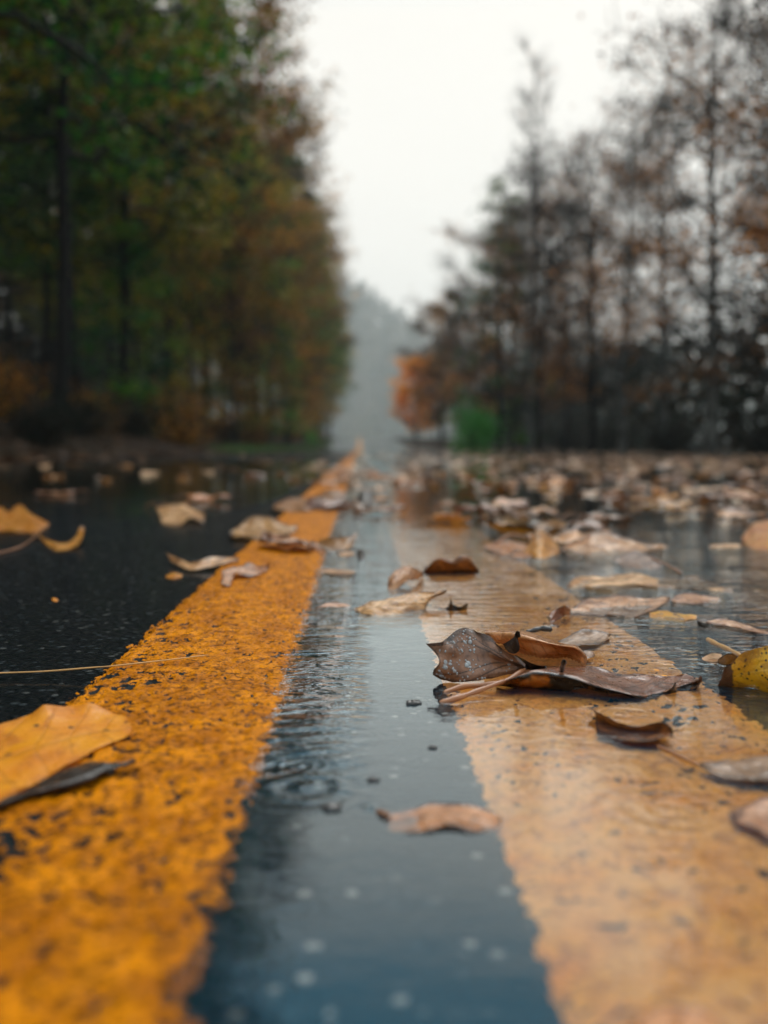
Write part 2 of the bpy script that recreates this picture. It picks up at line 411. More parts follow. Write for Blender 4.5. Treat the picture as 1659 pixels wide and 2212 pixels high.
# ------------------------------------------------------------------ leaf materials
def leaf_mat(name, A, B, dark, spots=0.0, vein=None, veinmix=0.5, rough=0.42, coat=0.6, edge=0.5, tip=None, vtip=None, transl=0.25, scale=1.0):
    m, t, out = new_mat(name)
    tcn = t.new('ShaderNodeTexCoord'); ob = tcn.outputs['Object']
    n1 = t.noise(ob, 38 * scale, 4, 0.6, 0.4); n2 = t.noise(ob, 160 * scale, 4, 0.65); n3 = t.noise(ob, 420 * scale, 2)
    oi = t.new('ShaderNodeObjectInfo')
    c = t.mix(t.step(n1, 0.35, 0.65), A, B)
    c = t.mix(t.math('MULTIPLY', t.step(n2, 0.5, 0.72), 0.55), c, dark)
    if spots:
        vd = t.voro(ob, 240 * scale); vs = t.voro(ob, 240 * scale, 'F1', 'Color')
        s2 = t.new('ShaderNodeSeparateColor'); t.l.new(vs, s2.inputs[0])
        sp_ = t.math('MULTIPLY', t.step(vd, 0.22, 0.34, 1, 0), t.step(s2.outputs[0], 1 - spots, 1 - spots + 0.05))
        c = t.mix(sp_, c, (0.02, 0.012, 0.008))
    c = t.mix(t.math('MULTIPLY', t.step(t.noise(ob, 70 * scale, 3, 0.6, 0.8), 0.56, 0.61), 0.5), c, dark)
    v = t.attr('vein'); ed = t.attr('edge')
    c = t.mix(t.math('MULTIPLY', v, veinmix), c, vein or dark)
    c = t.mix(t.math('MULTIPLY', t.step(t.math('ADD', ed, t.math('MULTIPLY', t.math('SUBTRACT', n1, 0.5), 0.8)), 0.45, 0.85), edge), c, dark)
    if tip:
        tcu = t.new('ShaderNodeSeparateXYZ'); t.l.new(tcn.outputs['UV'], tcu.inputs[0])
        uu = t.math('ADD', tcu.outputs[0], t.math('MULTIPLY', t.math('SUBTRACT', n1, 0.5), 0.22))
        c = t.mix(t.step(uu, tip[1], tip[1] + 0.03, 1, 0), c, tip[0])
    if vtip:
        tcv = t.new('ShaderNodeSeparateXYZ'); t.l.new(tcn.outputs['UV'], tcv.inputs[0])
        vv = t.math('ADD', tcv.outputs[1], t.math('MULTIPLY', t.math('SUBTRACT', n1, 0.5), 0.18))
        flapshade = t.mix(t.step(t.noise(ob, 55, 3, 0.6), 0.50, 0.62), vtip[0], vtip[1])  # mottle of the flap's painted shade and orange glow
        c = t.mix(t.step(vv, vtip[2], vtip[2] + 0.05, 1, 0), c, flapshade)
    hv = t.new('ShaderNodeHueSaturation'); t.l.new(c, hv.inputs['Color'])
    t.put(hv.inputs['Value'], t.step(oi.outputs['Random'], 0, 1, 0.82, 1.15)); t.put(hv.inputs['Hue'], t.step(oi.outputs['Random'], 0, 1, 0.492, 0.508))
    hgt = t.math('ADD', t.math('MULTIPLY', v, -0.0007), t.math('ADD', t.math('MULTIPLY', n2, 0.0012), t.math('MULTIPLY', n3, 0.0003)))
    nb = t.bump(hgt, 0.7, 1.0); cb = t.bump(t.math('MULTIPLY', n2, 0.0006), 0.6, 1.0)
    p = principled(t, None, hv.outputs[0], t.step(n2, 0.3, 0.7, rough - 0.1, rough + 0.15), nb, 0.4, coat, 0.09, cb)
    tl = t.new('ShaderNodeBsdfTranslucent'); t.l.new(hv.outputs[0], tl.inputs['Color'])
    mx = t.new('ShaderNodeMixShader'); mx.inputs[0].default_value = transl
    t.l.new(p.outputs[0], mx.inputs[1]); t.l.new(tl.outputs[0], mx.inputs[2]); t.l.new(mx.outputs[0], out.inputs['Surface'])
    return m

M = {}
M['darkbrown'] = leaf_mat('dark_brown_leaf', (0.24, 0.10, 0.052), (0.10, 0.042, 0.024), (0.005, 0.004, 0.004), 0, (0.006, 0.005, 0.005), 0.9, 0.42, 0.35, 0.6, None, None, 0.10)
M['tan'] = leaf_mat('tan_leaf', (0.66, 0.33, 0.14), (0.36, 0.135, 0.035), (0.07, 0.025, 0.010), 0.08, (0.14, 0.05, 0.02), 0.7, 0.38, 0.45, 0.8)
M['orangetan'] = leaf_mat('orange_tan_leaf', (0.70, 0.28, 0.06), (0.48, 0.15, 0.012), (0.09, 0.03, 0.008), 0.06, (0.18, 0.06, 0.015), 0.6, 0.36, 0.5, 0.8)
M['pale'] = leaf_mat('pale_leaf', (0.82, 0.45, 0.24), (0.46, 0.19, 0.065), (0.10, 0.035, 0.012), 0.07, (0.20, 0.07, 0.025), 0.75, 0.36, 0.4, 0.8)
M['redbrown'] = leaf_mat('reddish_brown_leaf', (0.30, 0.12, 0.055), (0.20, 0.075, 0.03), (0.05, 0.02, 0.01), 0.04, (0.08, 0.03, 0.016), 0.6, 0.36, 0.8, 0.5)
M['archtan'] = leaf_mat('wet_orange_tan_leaf', (0.80, 0.40, 0.19), (0.62, 0.25, 0.07), (0.26, 0.09, 0.02), 0.03, (0.34, 0.13, 0.04), 0.6, 0.3, 0.9, 0.6)
M['floating'] = leaf_mat('floating_leaf', (0.62, 0.22, 0.035), (0.44, 0.13, 0.012), (0.05, 0.02, 0.010), 0.05, (0.18, 0.06, 0.015), 0.7, 0.3, 0.9, 1.0)
M['flapshade'] = leaf_mat('flap_shade_leaf', (0.36, 0.15, 0.07), (0.22, 0.08, 0.035), (0.05, 0.018, 0.01), 0.04, (0.07, 0.025, 0.014), 0.7, 0.3, 0.9, 0.4, None, ((0.012, 0.007, 0.005), (0.42, 0.14, 0.01), 0.36), 0.15)  # folded flap's shade and the glow through it are painted into the colour
M['brown'] = leaf_mat('brown_leaf', (0.20, 0.075, 0.020), (0.42, 0.15, 0.016), (0.020, 0.009, 0.005), 0.05, (0.04, 0.016, 0.008), 0.7, 0.4, 0.45, 0.9)
M['orange'] = leaf_mat('orange_leaf', (0.74, 0.32, 0.025), (0.66, 0.22, 0.010), (0.25, 0.08, 0.01), 0.05, (0.32, 0.11, 0.015), 0.5, 0.42, 0.35, 0.4, None, None, 0.3)
M['yellow'] = leaf_mat('yellow_leaf', (0.80, 0.29, 0.004), (0.72, 0.215, 0.003), (0.40, 0.10, 0.003), 0.10, (0.34, 0.11, 0.006), 0.45, 0.5, 0.18, 0.3, None, None, 0.2, 0.9)
M['spotted'] = leaf_mat('spotted_yellow_leaf', (0.70, 0.35, 0.015), (0.58, 0.24, 0.012), (0.20, 0.08, 0.008), 0.42, (0.82, 0.50, 0.10), 0.35, 0.45, 0.3, 0.3, ((0.10, 0.045, 0.02), 0.15), None, 0.15, 1.9)
M['black'] = leaf_mat('blackened_leaf', (0.020, 0.013, 0.009), (0.04, 0.02, 0.012), (0.006, 0.005, 0.005), 0, (0.01, 0.008, 0.007), 0.5, 0.42, 0.4, 0.4, None, None, 0.05)
M['grey'] = leaf_mat('grey_brown_leaf', (0.38, 0.21, 0.13), (0.22, 0.11, 0.06), (0.06, 0.028, 0.015), 0.03, (0.09, 0.04, 0.02), 0.7, 0.36, 0.5, 0.7)
m, t, out = new_mat('leaf_stem'); tc_ = t.new('ShaderNodeTexCoord')
principled(t, out, t.mix(t.noise(tc_.outputs['Object'], 90, 3), (0.42, 0.16, 0.05), (0.20, 0.07, 0.03)), 0.4, None, 0.4, 0.6); M['stem'] = m
m, t, out = new_mat('pale_stem'); tc_ = t.new('ShaderNodeTexCoord')
principled(t, out, t.mix(t.noise(tc_.outputs['Object'], 60, 3), (0.62, 0.33, 0.11), (0.45, 0.22, 0.07)), 0.4, None, 0.4, 0.5); M['palestem'] = m
m, t, out = new_mat('dark_twig'); tc_ = t.new('ShaderNodeTexCoord')
principled(t, out, t.mix(t.noise(tc_.outputs['Object'], 120, 3), (0.03, 0.02, 0.015), (0.012, 0.010, 0.009)), 0.35, None, 0.4, 0.7); M['twig'] = m
m, t, out = new_mat('water_droplet')
dfd = t.new('ShaderNodeBsdfDiffuse'); dfd.inputs[0].default_value = (0.85, 0.87, 0.88, 1)  # white body colour stands in for sky reflected in the drops
gls = t.new('ShaderNodeBsdfGlass'); gls.inputs['IOR'].default_value = 1.5; gls.inputs['Roughness'].default_value = 0.0
trn = t.new('ShaderNodeBsdfTransparent'); mxs = t.new('ShaderNodeMixShader'); lpn = t.new('ShaderNodeFresnel'); lpn.inputs[0].default_value = 1.5
mxs.inputs[0].default_value = 0.3; t.l.new(gls.outputs[0], mxs.inputs[1]); t.l.new(dfd.outputs[0], mxs.inputs[2]); t.l.new(mxs.outputs[0], out.inputs['Surface']); M['drop'] = m

# ------------------------------------------------------------------ lofted leaves
def catmull(P, n):
    """P (k,3): n samples along a Catmull-Rom curve"""
    P = np.asarray(P, float); k = len(P)
    if k == 2:
        s = np.linspace(0, 1, n)[:, None]; return P[0] * (1 - s) + P[1] * s
    Q = np.vstack([2 * P[0] - P[1], P, 2 * P[-1] - P[-2]])
    s = np.linspace(0, k - 1, n); i = np.minimum(s.astype(int), k - 2); f = (s - i)[:, None]
    a, b, c, d = Q[i], Q[i + 1], Q[i + 2], Q[i + 3]
    return 0.5 * (2 * b + (c - a) * f + (2 * a - 5 * b + 4 * c - d) * f * f + (3 * b - a - 3 * c + d) * f ** 3)

def loft_grid(rows, nu, nv):
    C = np.array([catmull(r, nu) for r in rows])            # (k,nu,3)
    G = np.array([catmull(C[:, j], nv) for j in range(nu)])  # (nu,nv,3)
    return G

def vein_field(u, v, n=7, slant=0.28, base_u=0.0):
    a = np.abs(v - 0.5)
    mid = np.exp(-(a / 0.018) ** 2)
    ph = (u - slant * a * 2 * 0.6) * n
    d = np.abs(ph - np.round(ph)) / n
    lat = np.exp(-(d / 0.007) ** 2) * smooth01((0.5 - a) / 0.1) * 0.8
    fine = np.exp(-(np.abs(ph * 4 - np.round(ph * 4)) / (4 * n) / 0.003) ** 2) * 0.15
    return np.clip(np.maximum(mid, np.maximum(lat, fine)), 0, 1)

def finish_blade(name, G, mat, parent, seed, rough=0.0006, veins=7, serr=0.0, radial=None, floor=None, wob=0.09, crumple=0.012):
    nu, nv = G.shape[:2]
    U, Vv = np.meshgrid(np.linspace(0, 1, nu), np.linspace(0, 1, nv), indexing='ij')
    du = np.gradient(G, axis=0); dv = np.gradient(G, axis=1)
    N = np.cross(du, dv); N /= (np.linalg.norm(N, axis=2, keepdims=True) + 1e-12)
    if radial is None: vn = vein_field(U, Vv, veins)
    else:
        bu, bv, tips = radial
        vn = np.zeros_like(U)
        for (tu, tv) in tips:
            ax, ay = tu - bu, tv - bv; L2 = ax * ax + ay * ay
            s = np.clip(((U - bu) * ax + (Vv - bv) * ay) / L2, 0, 1)
            d = np.hypot(U - bu - s * ax, (Vv - bv - s * ay))
            vn = np.maximum(vn, np.exp(-(d / (0.013 * (1.3 - s))) ** 2))
            ph = (s * 6); dd = np.abs(ph - np.round(ph)) / 6
            side = np.exp(-((np.abs(ph - 5 * np.hypot(U - bu - s * ax, Vv - bv - s * ay) - np.round(ph - 5 * np.hypot(U - bu - s * ax, Vv - bv - s * ay)))) / 0.07) ** 2)
            vn = np.maximum(vn, 0.35 * side * np.exp(-(d / 0.12) ** 2))
    size = np.linalg.norm(G[-1, nv // 2] - G[0, nv // 2]) + 1e-6
    bx, by = U * size * 1.0, Vv * size * 0.6
    disp = (fbm(bx * 55 + seed, by * 55, seed, 3) - 0.5) * 2 * rough * 2.2 + (fbm(bx * 220, by * 220, seed + 3, 2) - 0.5) * rough
    disp = disp + (fbm(bx * 26 + seed, by * 30, seed + 13, 2) - 0.5) * size * crumple
    disp = disp - vn * rough * 0.5
    P = G + N * disp[..., None]
    # ragged outline: shift the outermost rows in the plane of the leaf
    e = np.minimum(np.minimum(U, 1 - U) * 2.5, np.minimum(Vv, 1 - Vv))
    edge = 1 - smooth01(e / 0.22)
    jit = (fbm(bx * 90, by * 90 + seed, seed + 5, 3) - 0.5) * 2
    out_dir = np.where((Vv < 0.5)[..., None], -dv / (np.linalg.norm(dv, axis=2, keepdims=True) + 1e-9), dv / (np.linalg.norm(dv, axis=2, keepdims=True) + 1e-9))
    amt = smooth01((0.16 - np.minimum(Vv, 1 - Vv)) / 0.16) * ((jit * 0.035 + (fbm(bx * 45, by * 45 + seed * 3.1, seed + 9, 2) - 0.5) * wob) * size)
    if serr:
        nt = 26
        saw = np.abs((U * nt) % 1.0 - 0.3) * 2 - 0.6
        amt = amt + smooth01((0.07 - np.minimum(Vv, 1 - Vv)) / 0.07) * saw * serr
    P = P + out_dir * amt[..., None]
    if floor is not None: P[..., 2] = np.maximum(P[..., 2], floor)
    org = parent.location if parent is not None else Vector((0, 0, 0))
    Pl = P.reshape(-1, 3) - np.array(org)
    o = mesh_obj(name, Pl, grid_faces(nu, nv), mat, parent, True, {'vein': vn.ravel(), 'edge': edge.ravel()}, np.stack([U.ravel(), Vv.ravel()], 1))
    return o, P

def tube_arrays(pts, radii, sides=8, cap=True):
    pts = np.asarray(pts, float); n = len(pts)
    T = np.gradient(pts, axis=0); T /= (np.linalg.norm(T, axis=1, keepdims=True) + 1e-12)
    up = np.where(np.abs(T[:, 2:3]) > 0.9, np.array([[1.0, 0, 0]]), np.array([[0, 0, 1.0]]))
    A = np.cross(T, up); A /= (np.linalg.norm(A, axis=1, keepdims=True) + 1e-12); B = np.cross(T, A)
    an = np.linspace(0, 2 * PI, sides, endpoint=False)
    V = pts[:, None] + np.asarray(radii)[:, None, None] * (A[:, None] * np.cos(an)[None, :, None] + B[:, None] * np.sin(an)[None, :, None])
    F = []
    i = np.arange(n - 1)[:, None] * sides; j = np.arange(sides)[None, :]; j2 = (j + 1) % sides
    F = np.stack([i + j, i + j2, i + sides + j2, i + sides + j], -1).reshape(-1, 4)
    return V.reshape(-1, 3), F

def stem(name, pts, r0, r1, mat, parent, seg=24, sides=8):
    C = catmull(np.array([np.array(un(*p[:2], p[2] / 1000.0)) for p in pts]), seg)
    rad = np.linspace(r0, r1, seg) * (1 + 0.12 * np.sin(np.linspace(0, 19, seg)))
    rad[0] *= 0.6; rad[-1] *= 0.5
    V, F = tube_arrays(C, rad, sides)
    V = V - (np.array(parent.location) if parent is not None else 0)
    return mesh_obj(name, V, F, mat, parent)

def loft_leaf(label, rows, mat, seed, name='fallen_leaf', cat='leaf', nu=64, nv=30, rough=0.0005, veins=7, serr=0.0, radial=None, stems=(), floor=0.0024, group=None, wob=0.09, crumple=0.012):
    R3 = [[np.array(un(x, y, z / 1000.0)) for (x, y, z) in r] for r in rows]
    allp = np.array([p for r in R3 for p in r])
    root = empty(name, (float(allp[:, 0].mean()), float(allp[:, 1].mean()), float(allp[:, 2].min())))
    tag(root, label, cat, group)
    G = loft_grid(R3, nu, nv)
    b, P = finish_blade('blade', G, mat, root, seed, rough, veins, serr, radial, floor, wob, crumple)
    for s in stems:
        stem('stem', s[0], s[1], s[2], s[3] if len(s) > 3 else M['stem'], root)
    return root, P

# --- the cluster in focus
rootH1, PH1 = loft_leaf('dark brown leaf tilted up out of the puddle, its face beaded with raindrops', [
    [(934,1462,6),(960,1474,3),(1000,1480,2.4),(1050,1475,3),(1090,1461,5),(1133,1446,8)],
    [(937,1447,10),(970,1452,9),(1005,1457,7.5),(1050,1453,8),(1095,1449,8),(1133,1444,9)],
    [(948,1430,14),(975,1426,14.5),(1010,1426,13.5),(1050,1425,13.5),(1095,1433,11),(1134,1442,10)],
    [(941,1412,17),(970,1404,19.5),(1005,1398,19),(1045,1402,18.5),(1095,1421,14.5),(1134,1440,11)],
    [(920,1391,20),(947,1389,22),(962,1384,23.5),(982,1366,26),(1002,1356,27.5),(1022,1362,26),(1040,1370,25),(1068,1384,22),(1097,1408,18),(1134,1438,11)]],
    M['darkbrown'], 3, nu=120, nv=60, rough=0.0007, radial=(0.99, 0.6, [(0.0, 0.97), (0.33, 1.0), (0.0, 0.1), (0.35, 0.0), (0.68, 1.0)]),
    stems=[([(1133,1445,9),(1090,1472,7),(1045,1480,5.5),(1000,1483,4.5),(958,1497,3)], 0.0011, 0.0015)])
# blackened curled lobe of that leaf
def part_loft(name, rows, mat, root, seed, nu=30, nv=14, rough=0.0003):
    R3 = [[np.array(un(x, y, z / 1000.0)) for (x, y, z) in r] for r in rows]
    o, P = finish_blade(name, loft_grid(R3, nu, nv), mat, root, seed, rough)
    return o
part_loft('curled_lobe', [
    [(1086,1392,17),(1100,1382,20),(1110,1374,23),(1114,1366,25),(1116,1362,26),(1120,1363,26)],
    [(1090,1400,15),(1104,1396,17),(1115,1386,20),(1117,1376,22),(1121,1370,24),(1123,1365,25)],
    [(1100,1410,13),(1114,1412,13),(1123,1400,16),(1119,1380,21),(1124,1376,23),(1123,1368,25)]], M['black'], rootH1, 9)
part_loft('torn_edge', [
    [(1112,1416,13),(1128,1424,12),(1145,1432,11),(1165,1438,10),(1180,1440,9)],
    [(1120,1432,9),(1135,1438,8),(1150,1441,8),(1168,1445,7),(1182,1446,8)],
    [(1130,1444,7),(1140,1446,6),(1155,1448,6),(1172,1449,5),(1183,1449,7)]], M['black'], rootH1, 10)
# raindrops on it
bm_v, bm_f = [], []
an = np.linspace(0, 2 * PI, 10, endpoint=False)
for k, ph in enumerate(np.linspace(0, PI / 2, 5)):
    for a_ in an: bm_v.append((math.cos(ph) * math.cos(a_), math.cos(ph) * math.sin(a_), 0.62 * math.sin(ph)))
bf = grid_faces(5, 10).tolist() + [[k * 10 + 9, k * 10, k * 10 + 10, k * 10 + 19] for k in range(4)]
drop0 = None
nuP, nvP = PH1.shape[:2]
dN = np.cross(np.gradient(PH1, axis=0), np.gradient(PH1, axis=1)); dN /= np.linalg.norm(dN, axis=2, keepdims=True)
if (dN[..., 1].mean() > 0): dN = -dN
rd = np.random.RandomState(5)
for k in range(90):
    if k < 45: u_, v_ = rd.uniform(0.05, 0.6), rd.uniform(0.08, 0.5)
    elif k < 75: u_, v_ = rd.uniform(0.22, 0.55), rd.uniform(0.6, 0.97)
    else: u_, v_ = rd.uniform(0.05, 0.9), rd.uniform(0.1, 0.95)
    i, j = int(u_ * (nuP - 1)), int(v_ * (nvP - 1))
    r_ = 0.0003 + 0.0008 * rd.rand() ** 3.0
    if drop0 is None:
        drop0 = mesh_obj('water_droplet', np.array(bm_v), bf, M['drop'], rootH1); d_ = drop0
    else:
        d_ = drop0.copy(); col.objects.link(d_); d_.parent = rootH1
    nn = Vector(dN[i, j])
    d_.location = Vector(PH1[i, j]) - rootH1.location + nn * 0.0002
    d_.rotation_euler = nn.to_track_quat('Z', 'Y').to_euler()
    d_.scale = (r_ * rd.uniform(0.8, 1.3), r_ * rd.uniform(0.9, 1.7), r_)

loft_leaf('tan serrated leaf arched over behind the raindrop-covered brown leaf', [
    [(1062,1386,12),(1098,1396,11),(1127,1407,10),(1160,1417,10),(1200,1422,9),(1235,1424,9),(1266,1443,3)],
    [(1055,1376,16),(1095,1382,17),(1130,1388,17),(1165,1397,16),(1205,1405,15),(1240,1408,14),(1268,1430,6)],
    [(1048,1367,18),(1095,1366,21),(1130,1371,21),(1170,1381,20),(1210,1391,19),(1245,1398,17),(1267,1416,10)],
    [(1048,1366,14),(1100,1364,14),(1140,1368,12),(1180,1378,10),(1215,1389,8),(1245,1397,8),(1264,1412,6)],
    [(1060,1386,3),(1100,1386,3),(1140,1386,3),(1180,1390,3),(1215,1398,3),(1245,1404,3),(1262,1416,3)]],
    M['archtan'], 14, nu=150, nv=56, rough=0.0006, veins=9, serr=0.0011)

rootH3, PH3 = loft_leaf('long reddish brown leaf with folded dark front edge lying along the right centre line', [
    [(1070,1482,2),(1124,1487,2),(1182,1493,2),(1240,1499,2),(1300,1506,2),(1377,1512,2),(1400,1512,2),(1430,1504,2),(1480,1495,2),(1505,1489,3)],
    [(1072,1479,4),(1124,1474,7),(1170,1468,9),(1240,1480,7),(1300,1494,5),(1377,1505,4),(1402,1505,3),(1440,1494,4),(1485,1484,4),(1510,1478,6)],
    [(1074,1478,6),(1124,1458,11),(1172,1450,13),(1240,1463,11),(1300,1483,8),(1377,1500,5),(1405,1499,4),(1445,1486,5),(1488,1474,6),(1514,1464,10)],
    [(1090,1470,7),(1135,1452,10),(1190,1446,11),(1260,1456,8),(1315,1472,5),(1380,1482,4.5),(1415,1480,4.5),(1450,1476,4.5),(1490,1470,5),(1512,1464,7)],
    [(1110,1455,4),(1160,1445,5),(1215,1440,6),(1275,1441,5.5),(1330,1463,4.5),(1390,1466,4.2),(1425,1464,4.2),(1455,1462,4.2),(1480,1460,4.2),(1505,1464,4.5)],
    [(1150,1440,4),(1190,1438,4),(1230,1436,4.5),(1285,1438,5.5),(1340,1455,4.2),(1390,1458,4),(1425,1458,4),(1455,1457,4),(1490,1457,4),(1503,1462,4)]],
    M['flapshade'], 21, nu=170, nv=64, rough=0.0007, veins=8,
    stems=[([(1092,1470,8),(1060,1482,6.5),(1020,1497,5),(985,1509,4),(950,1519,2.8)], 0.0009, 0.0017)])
part_loft('curled_tip', [
    [(1505,1488,3),(1512,1480,5),(1517,1470,9),(1516,1462,12)],
    [(1496,1490,3),(1506,1482,5),(1512,1470,8),(1513,1460,12)],
    [(1488,1488,4),(1498,1478,5),(1506,1468,8),(1512,1459,12)]], M['redbrown'], rootH3, 5)
part_loft('curled_tip', [
    [(1431,1500,3),(1440,1494,4.5),(1452,1486,6.5),(1459,1474,9.5)],
    [(1440,1500,3),(1448,1495,4),(1456,1488,6),(1460,1475,9.2)],
    [(1462,1496,3),(1461,1493,4),(1460,1488,5.5),(1460,1476,9)]], M['black'], rootH3, 6)
stem('vein_stub', [(1212,1460,10),(1214,1446,13),(1217,1434,17),(1219,1428,19)], 0.0011, 0.0014, M['twig'], rootH3, 14)

loft_leaf('small dark brown curled leaf half sunk in water before the long reddish leaf', [
    [(1270,1528,7),(1305,1545,7.5),(1345,1557,7),(1395,1562,7),(1430,1565,7),(1450,1570,7.5)],
    [(1285,1548,3),(1310,1562,2.8),(1350,1578,2.6),(1395,1582,2.6),(1425,1582,3.5),(1453,1580,7)],
    [(1290,1586,3.6),(1320,1593,3.8),(1355,1600,4.5),(1395,1602,5),(1425,1600,5),(1453,1592,5)]], M['brown'], 31, nu=80, nv=36, rough=0.0007)

loft_leaf('small orange brown leaf floating alone in the dark puddle between the lines', [
    [(836,1764,3.5),(883,1750,3.9),(928,1736,4.3),(983,1739,4.4),(1042,1748,4.4),(1080,1766,3.9)],
    [(834,1775,3.3),(885,1768,3.3),(930,1755,3.7),(985,1757,3.8),(1042,1765,3.6),(1085,1774,3.8)],
    [(834,1784,3.3),(885,1785,3.25),(930,1777,3.4),(985,1772,3.6),(1042,1782,3.5),(1084,1780,3.8)],
    [(836,1789,3.7),(870,1799,3.6),(915,1800,3.6),(972,1787,4.2),(1020,1799,3.7),(1076,1790,3.8)]],
    M['floating'], 41, nu=80, nv=40, rough=0.0005, stems=[([(842,1763,4.5),(830,1757,4.4),(815,1753,3.6)], 0.0006, 0.0008)])

loft_leaf('large orange yellow leaf lying flat on the left line at the photo edge', [
    [(-140,1590,6),(-60,1585,8),(0,1568,8),(60,1549,9),(98,1523,14),(150,1530,9),(193,1524,10),(235,1536,8),(262,1540,8)],
    [(-150,1620,6),(-60,1605,6),(0,1595,7),(60,1580,8),(110,1565,9),(155,1560,8),(200,1556,7),(240,1555,6.5),(277,1556,6.5)],
    [(-150,1660,5),(-60,1650,6),(0,1640,7),(60,1622,8),(110,1608,8),(155,1595,7),(200,1585,6.5),(245,1580,6.5),(284,1572,6.5)],
    [(-140,1720,5.5),(-60,1705,6),(0,1690,6.5),(50,1670,7),(100,1650,7),(140,1635,7),(175,1618,6.5),(240,1600,6.5),(276,1590,6.5)],
    [(-120,1770,5.5),(-60,1750,5.5),(0,1729,6),(42,1712,6),(85,1693,6),(127,1667,6.5),(168,1645,6.5),(200,1622,6.3),(245,1603,6.3)]],
    M['yellow'], 51, nu=110, nv=60, rough=0.0004, veins=5, floor=0.0058)
loft_leaf('narrow dark dead leaf scrap along the near edge of the large yellow leaf', [
    [(-30,1742,5.8),(40,1714,5.8),(85,1694,6),(136,1667,6),(212,1654,6.5),(255,1647,7.5),(289,1636,9.5)],
    [(-30,1748,8),(40,1722,8),(90,1706,8.5),(140,1690,9),(212,1667,9.5),(255,1656,8.5),(291,1643,8.5)],
    [(-30,1756,5.5),(40,1732,5.5),(90,1724,5.5),(142,1715,5.5),(195,1700,5.5),(250,1666,5.8),(294,1650,6.5)]],
    M['black'], 55, nu=80, nv=24, rough=0.0012, floor=0.0052)

loft_leaf('yellow leaf with black specks and brown tip at the right photo edge', [
    [(1562,1445,14),(1580,1428,18),(1605,1413,22),(1640,1398,26),(1680,1385,28),(1740,1385,26),(1800,1400,20)],
    [(1558,1462,9),(1582,1450,13),(1610,1440,16),(1645,1430,19),(1690,1425,20),(1750,1425,19),(1805,1435,14)],
    [(1551,1478,4),(1585,1475,6),(1612,1468,9),(1645,1465,11),(1690,1468,12),(1750,1470,11),(1805,1470,8)],
    [(1549,1482,2),(1592,1488,2),(1625,1485,4),(1655,1497,2),(1690,1505,2),(1750,1510,2),(1800,1500,2)]],
    M['spotted'], 61, nu=100, nv=60, rough=0.0005, veins=7,
    stems=[([(1600,1416,20),(1572,1402,16),(1545,1390,12),(1528,1381,9)], 0.0010, 0.0017, M['palestem'])])
loft_leaf('tiny pale leaf fragment floating beside the speckled yellow leaf', [
    [(1516,1420,3.8),(1535,1411,4.2),(1558,1413,4)], [(1516,1423,3.6),(1537,1421,3.8),(1560,1420,3.9)], [(1520,1427,3.6),(1540,1431,3.8),(1557,1428,3.8)]], M['pale'], 62, nu=24, nv=14)
loft_leaf('dark brown leaf fragment wedged against the speckled yellow leaf', [
    [(1553,1424,5),(1570,1412,9),(1590,1414,12)], [(1552,1430,4),(1572,1426,6),(1592,1424,8)], [(1554,1435,3),(1572,1438,3),(1590,1436,3)]], M['brown'], 63, nu=24, nv=14)

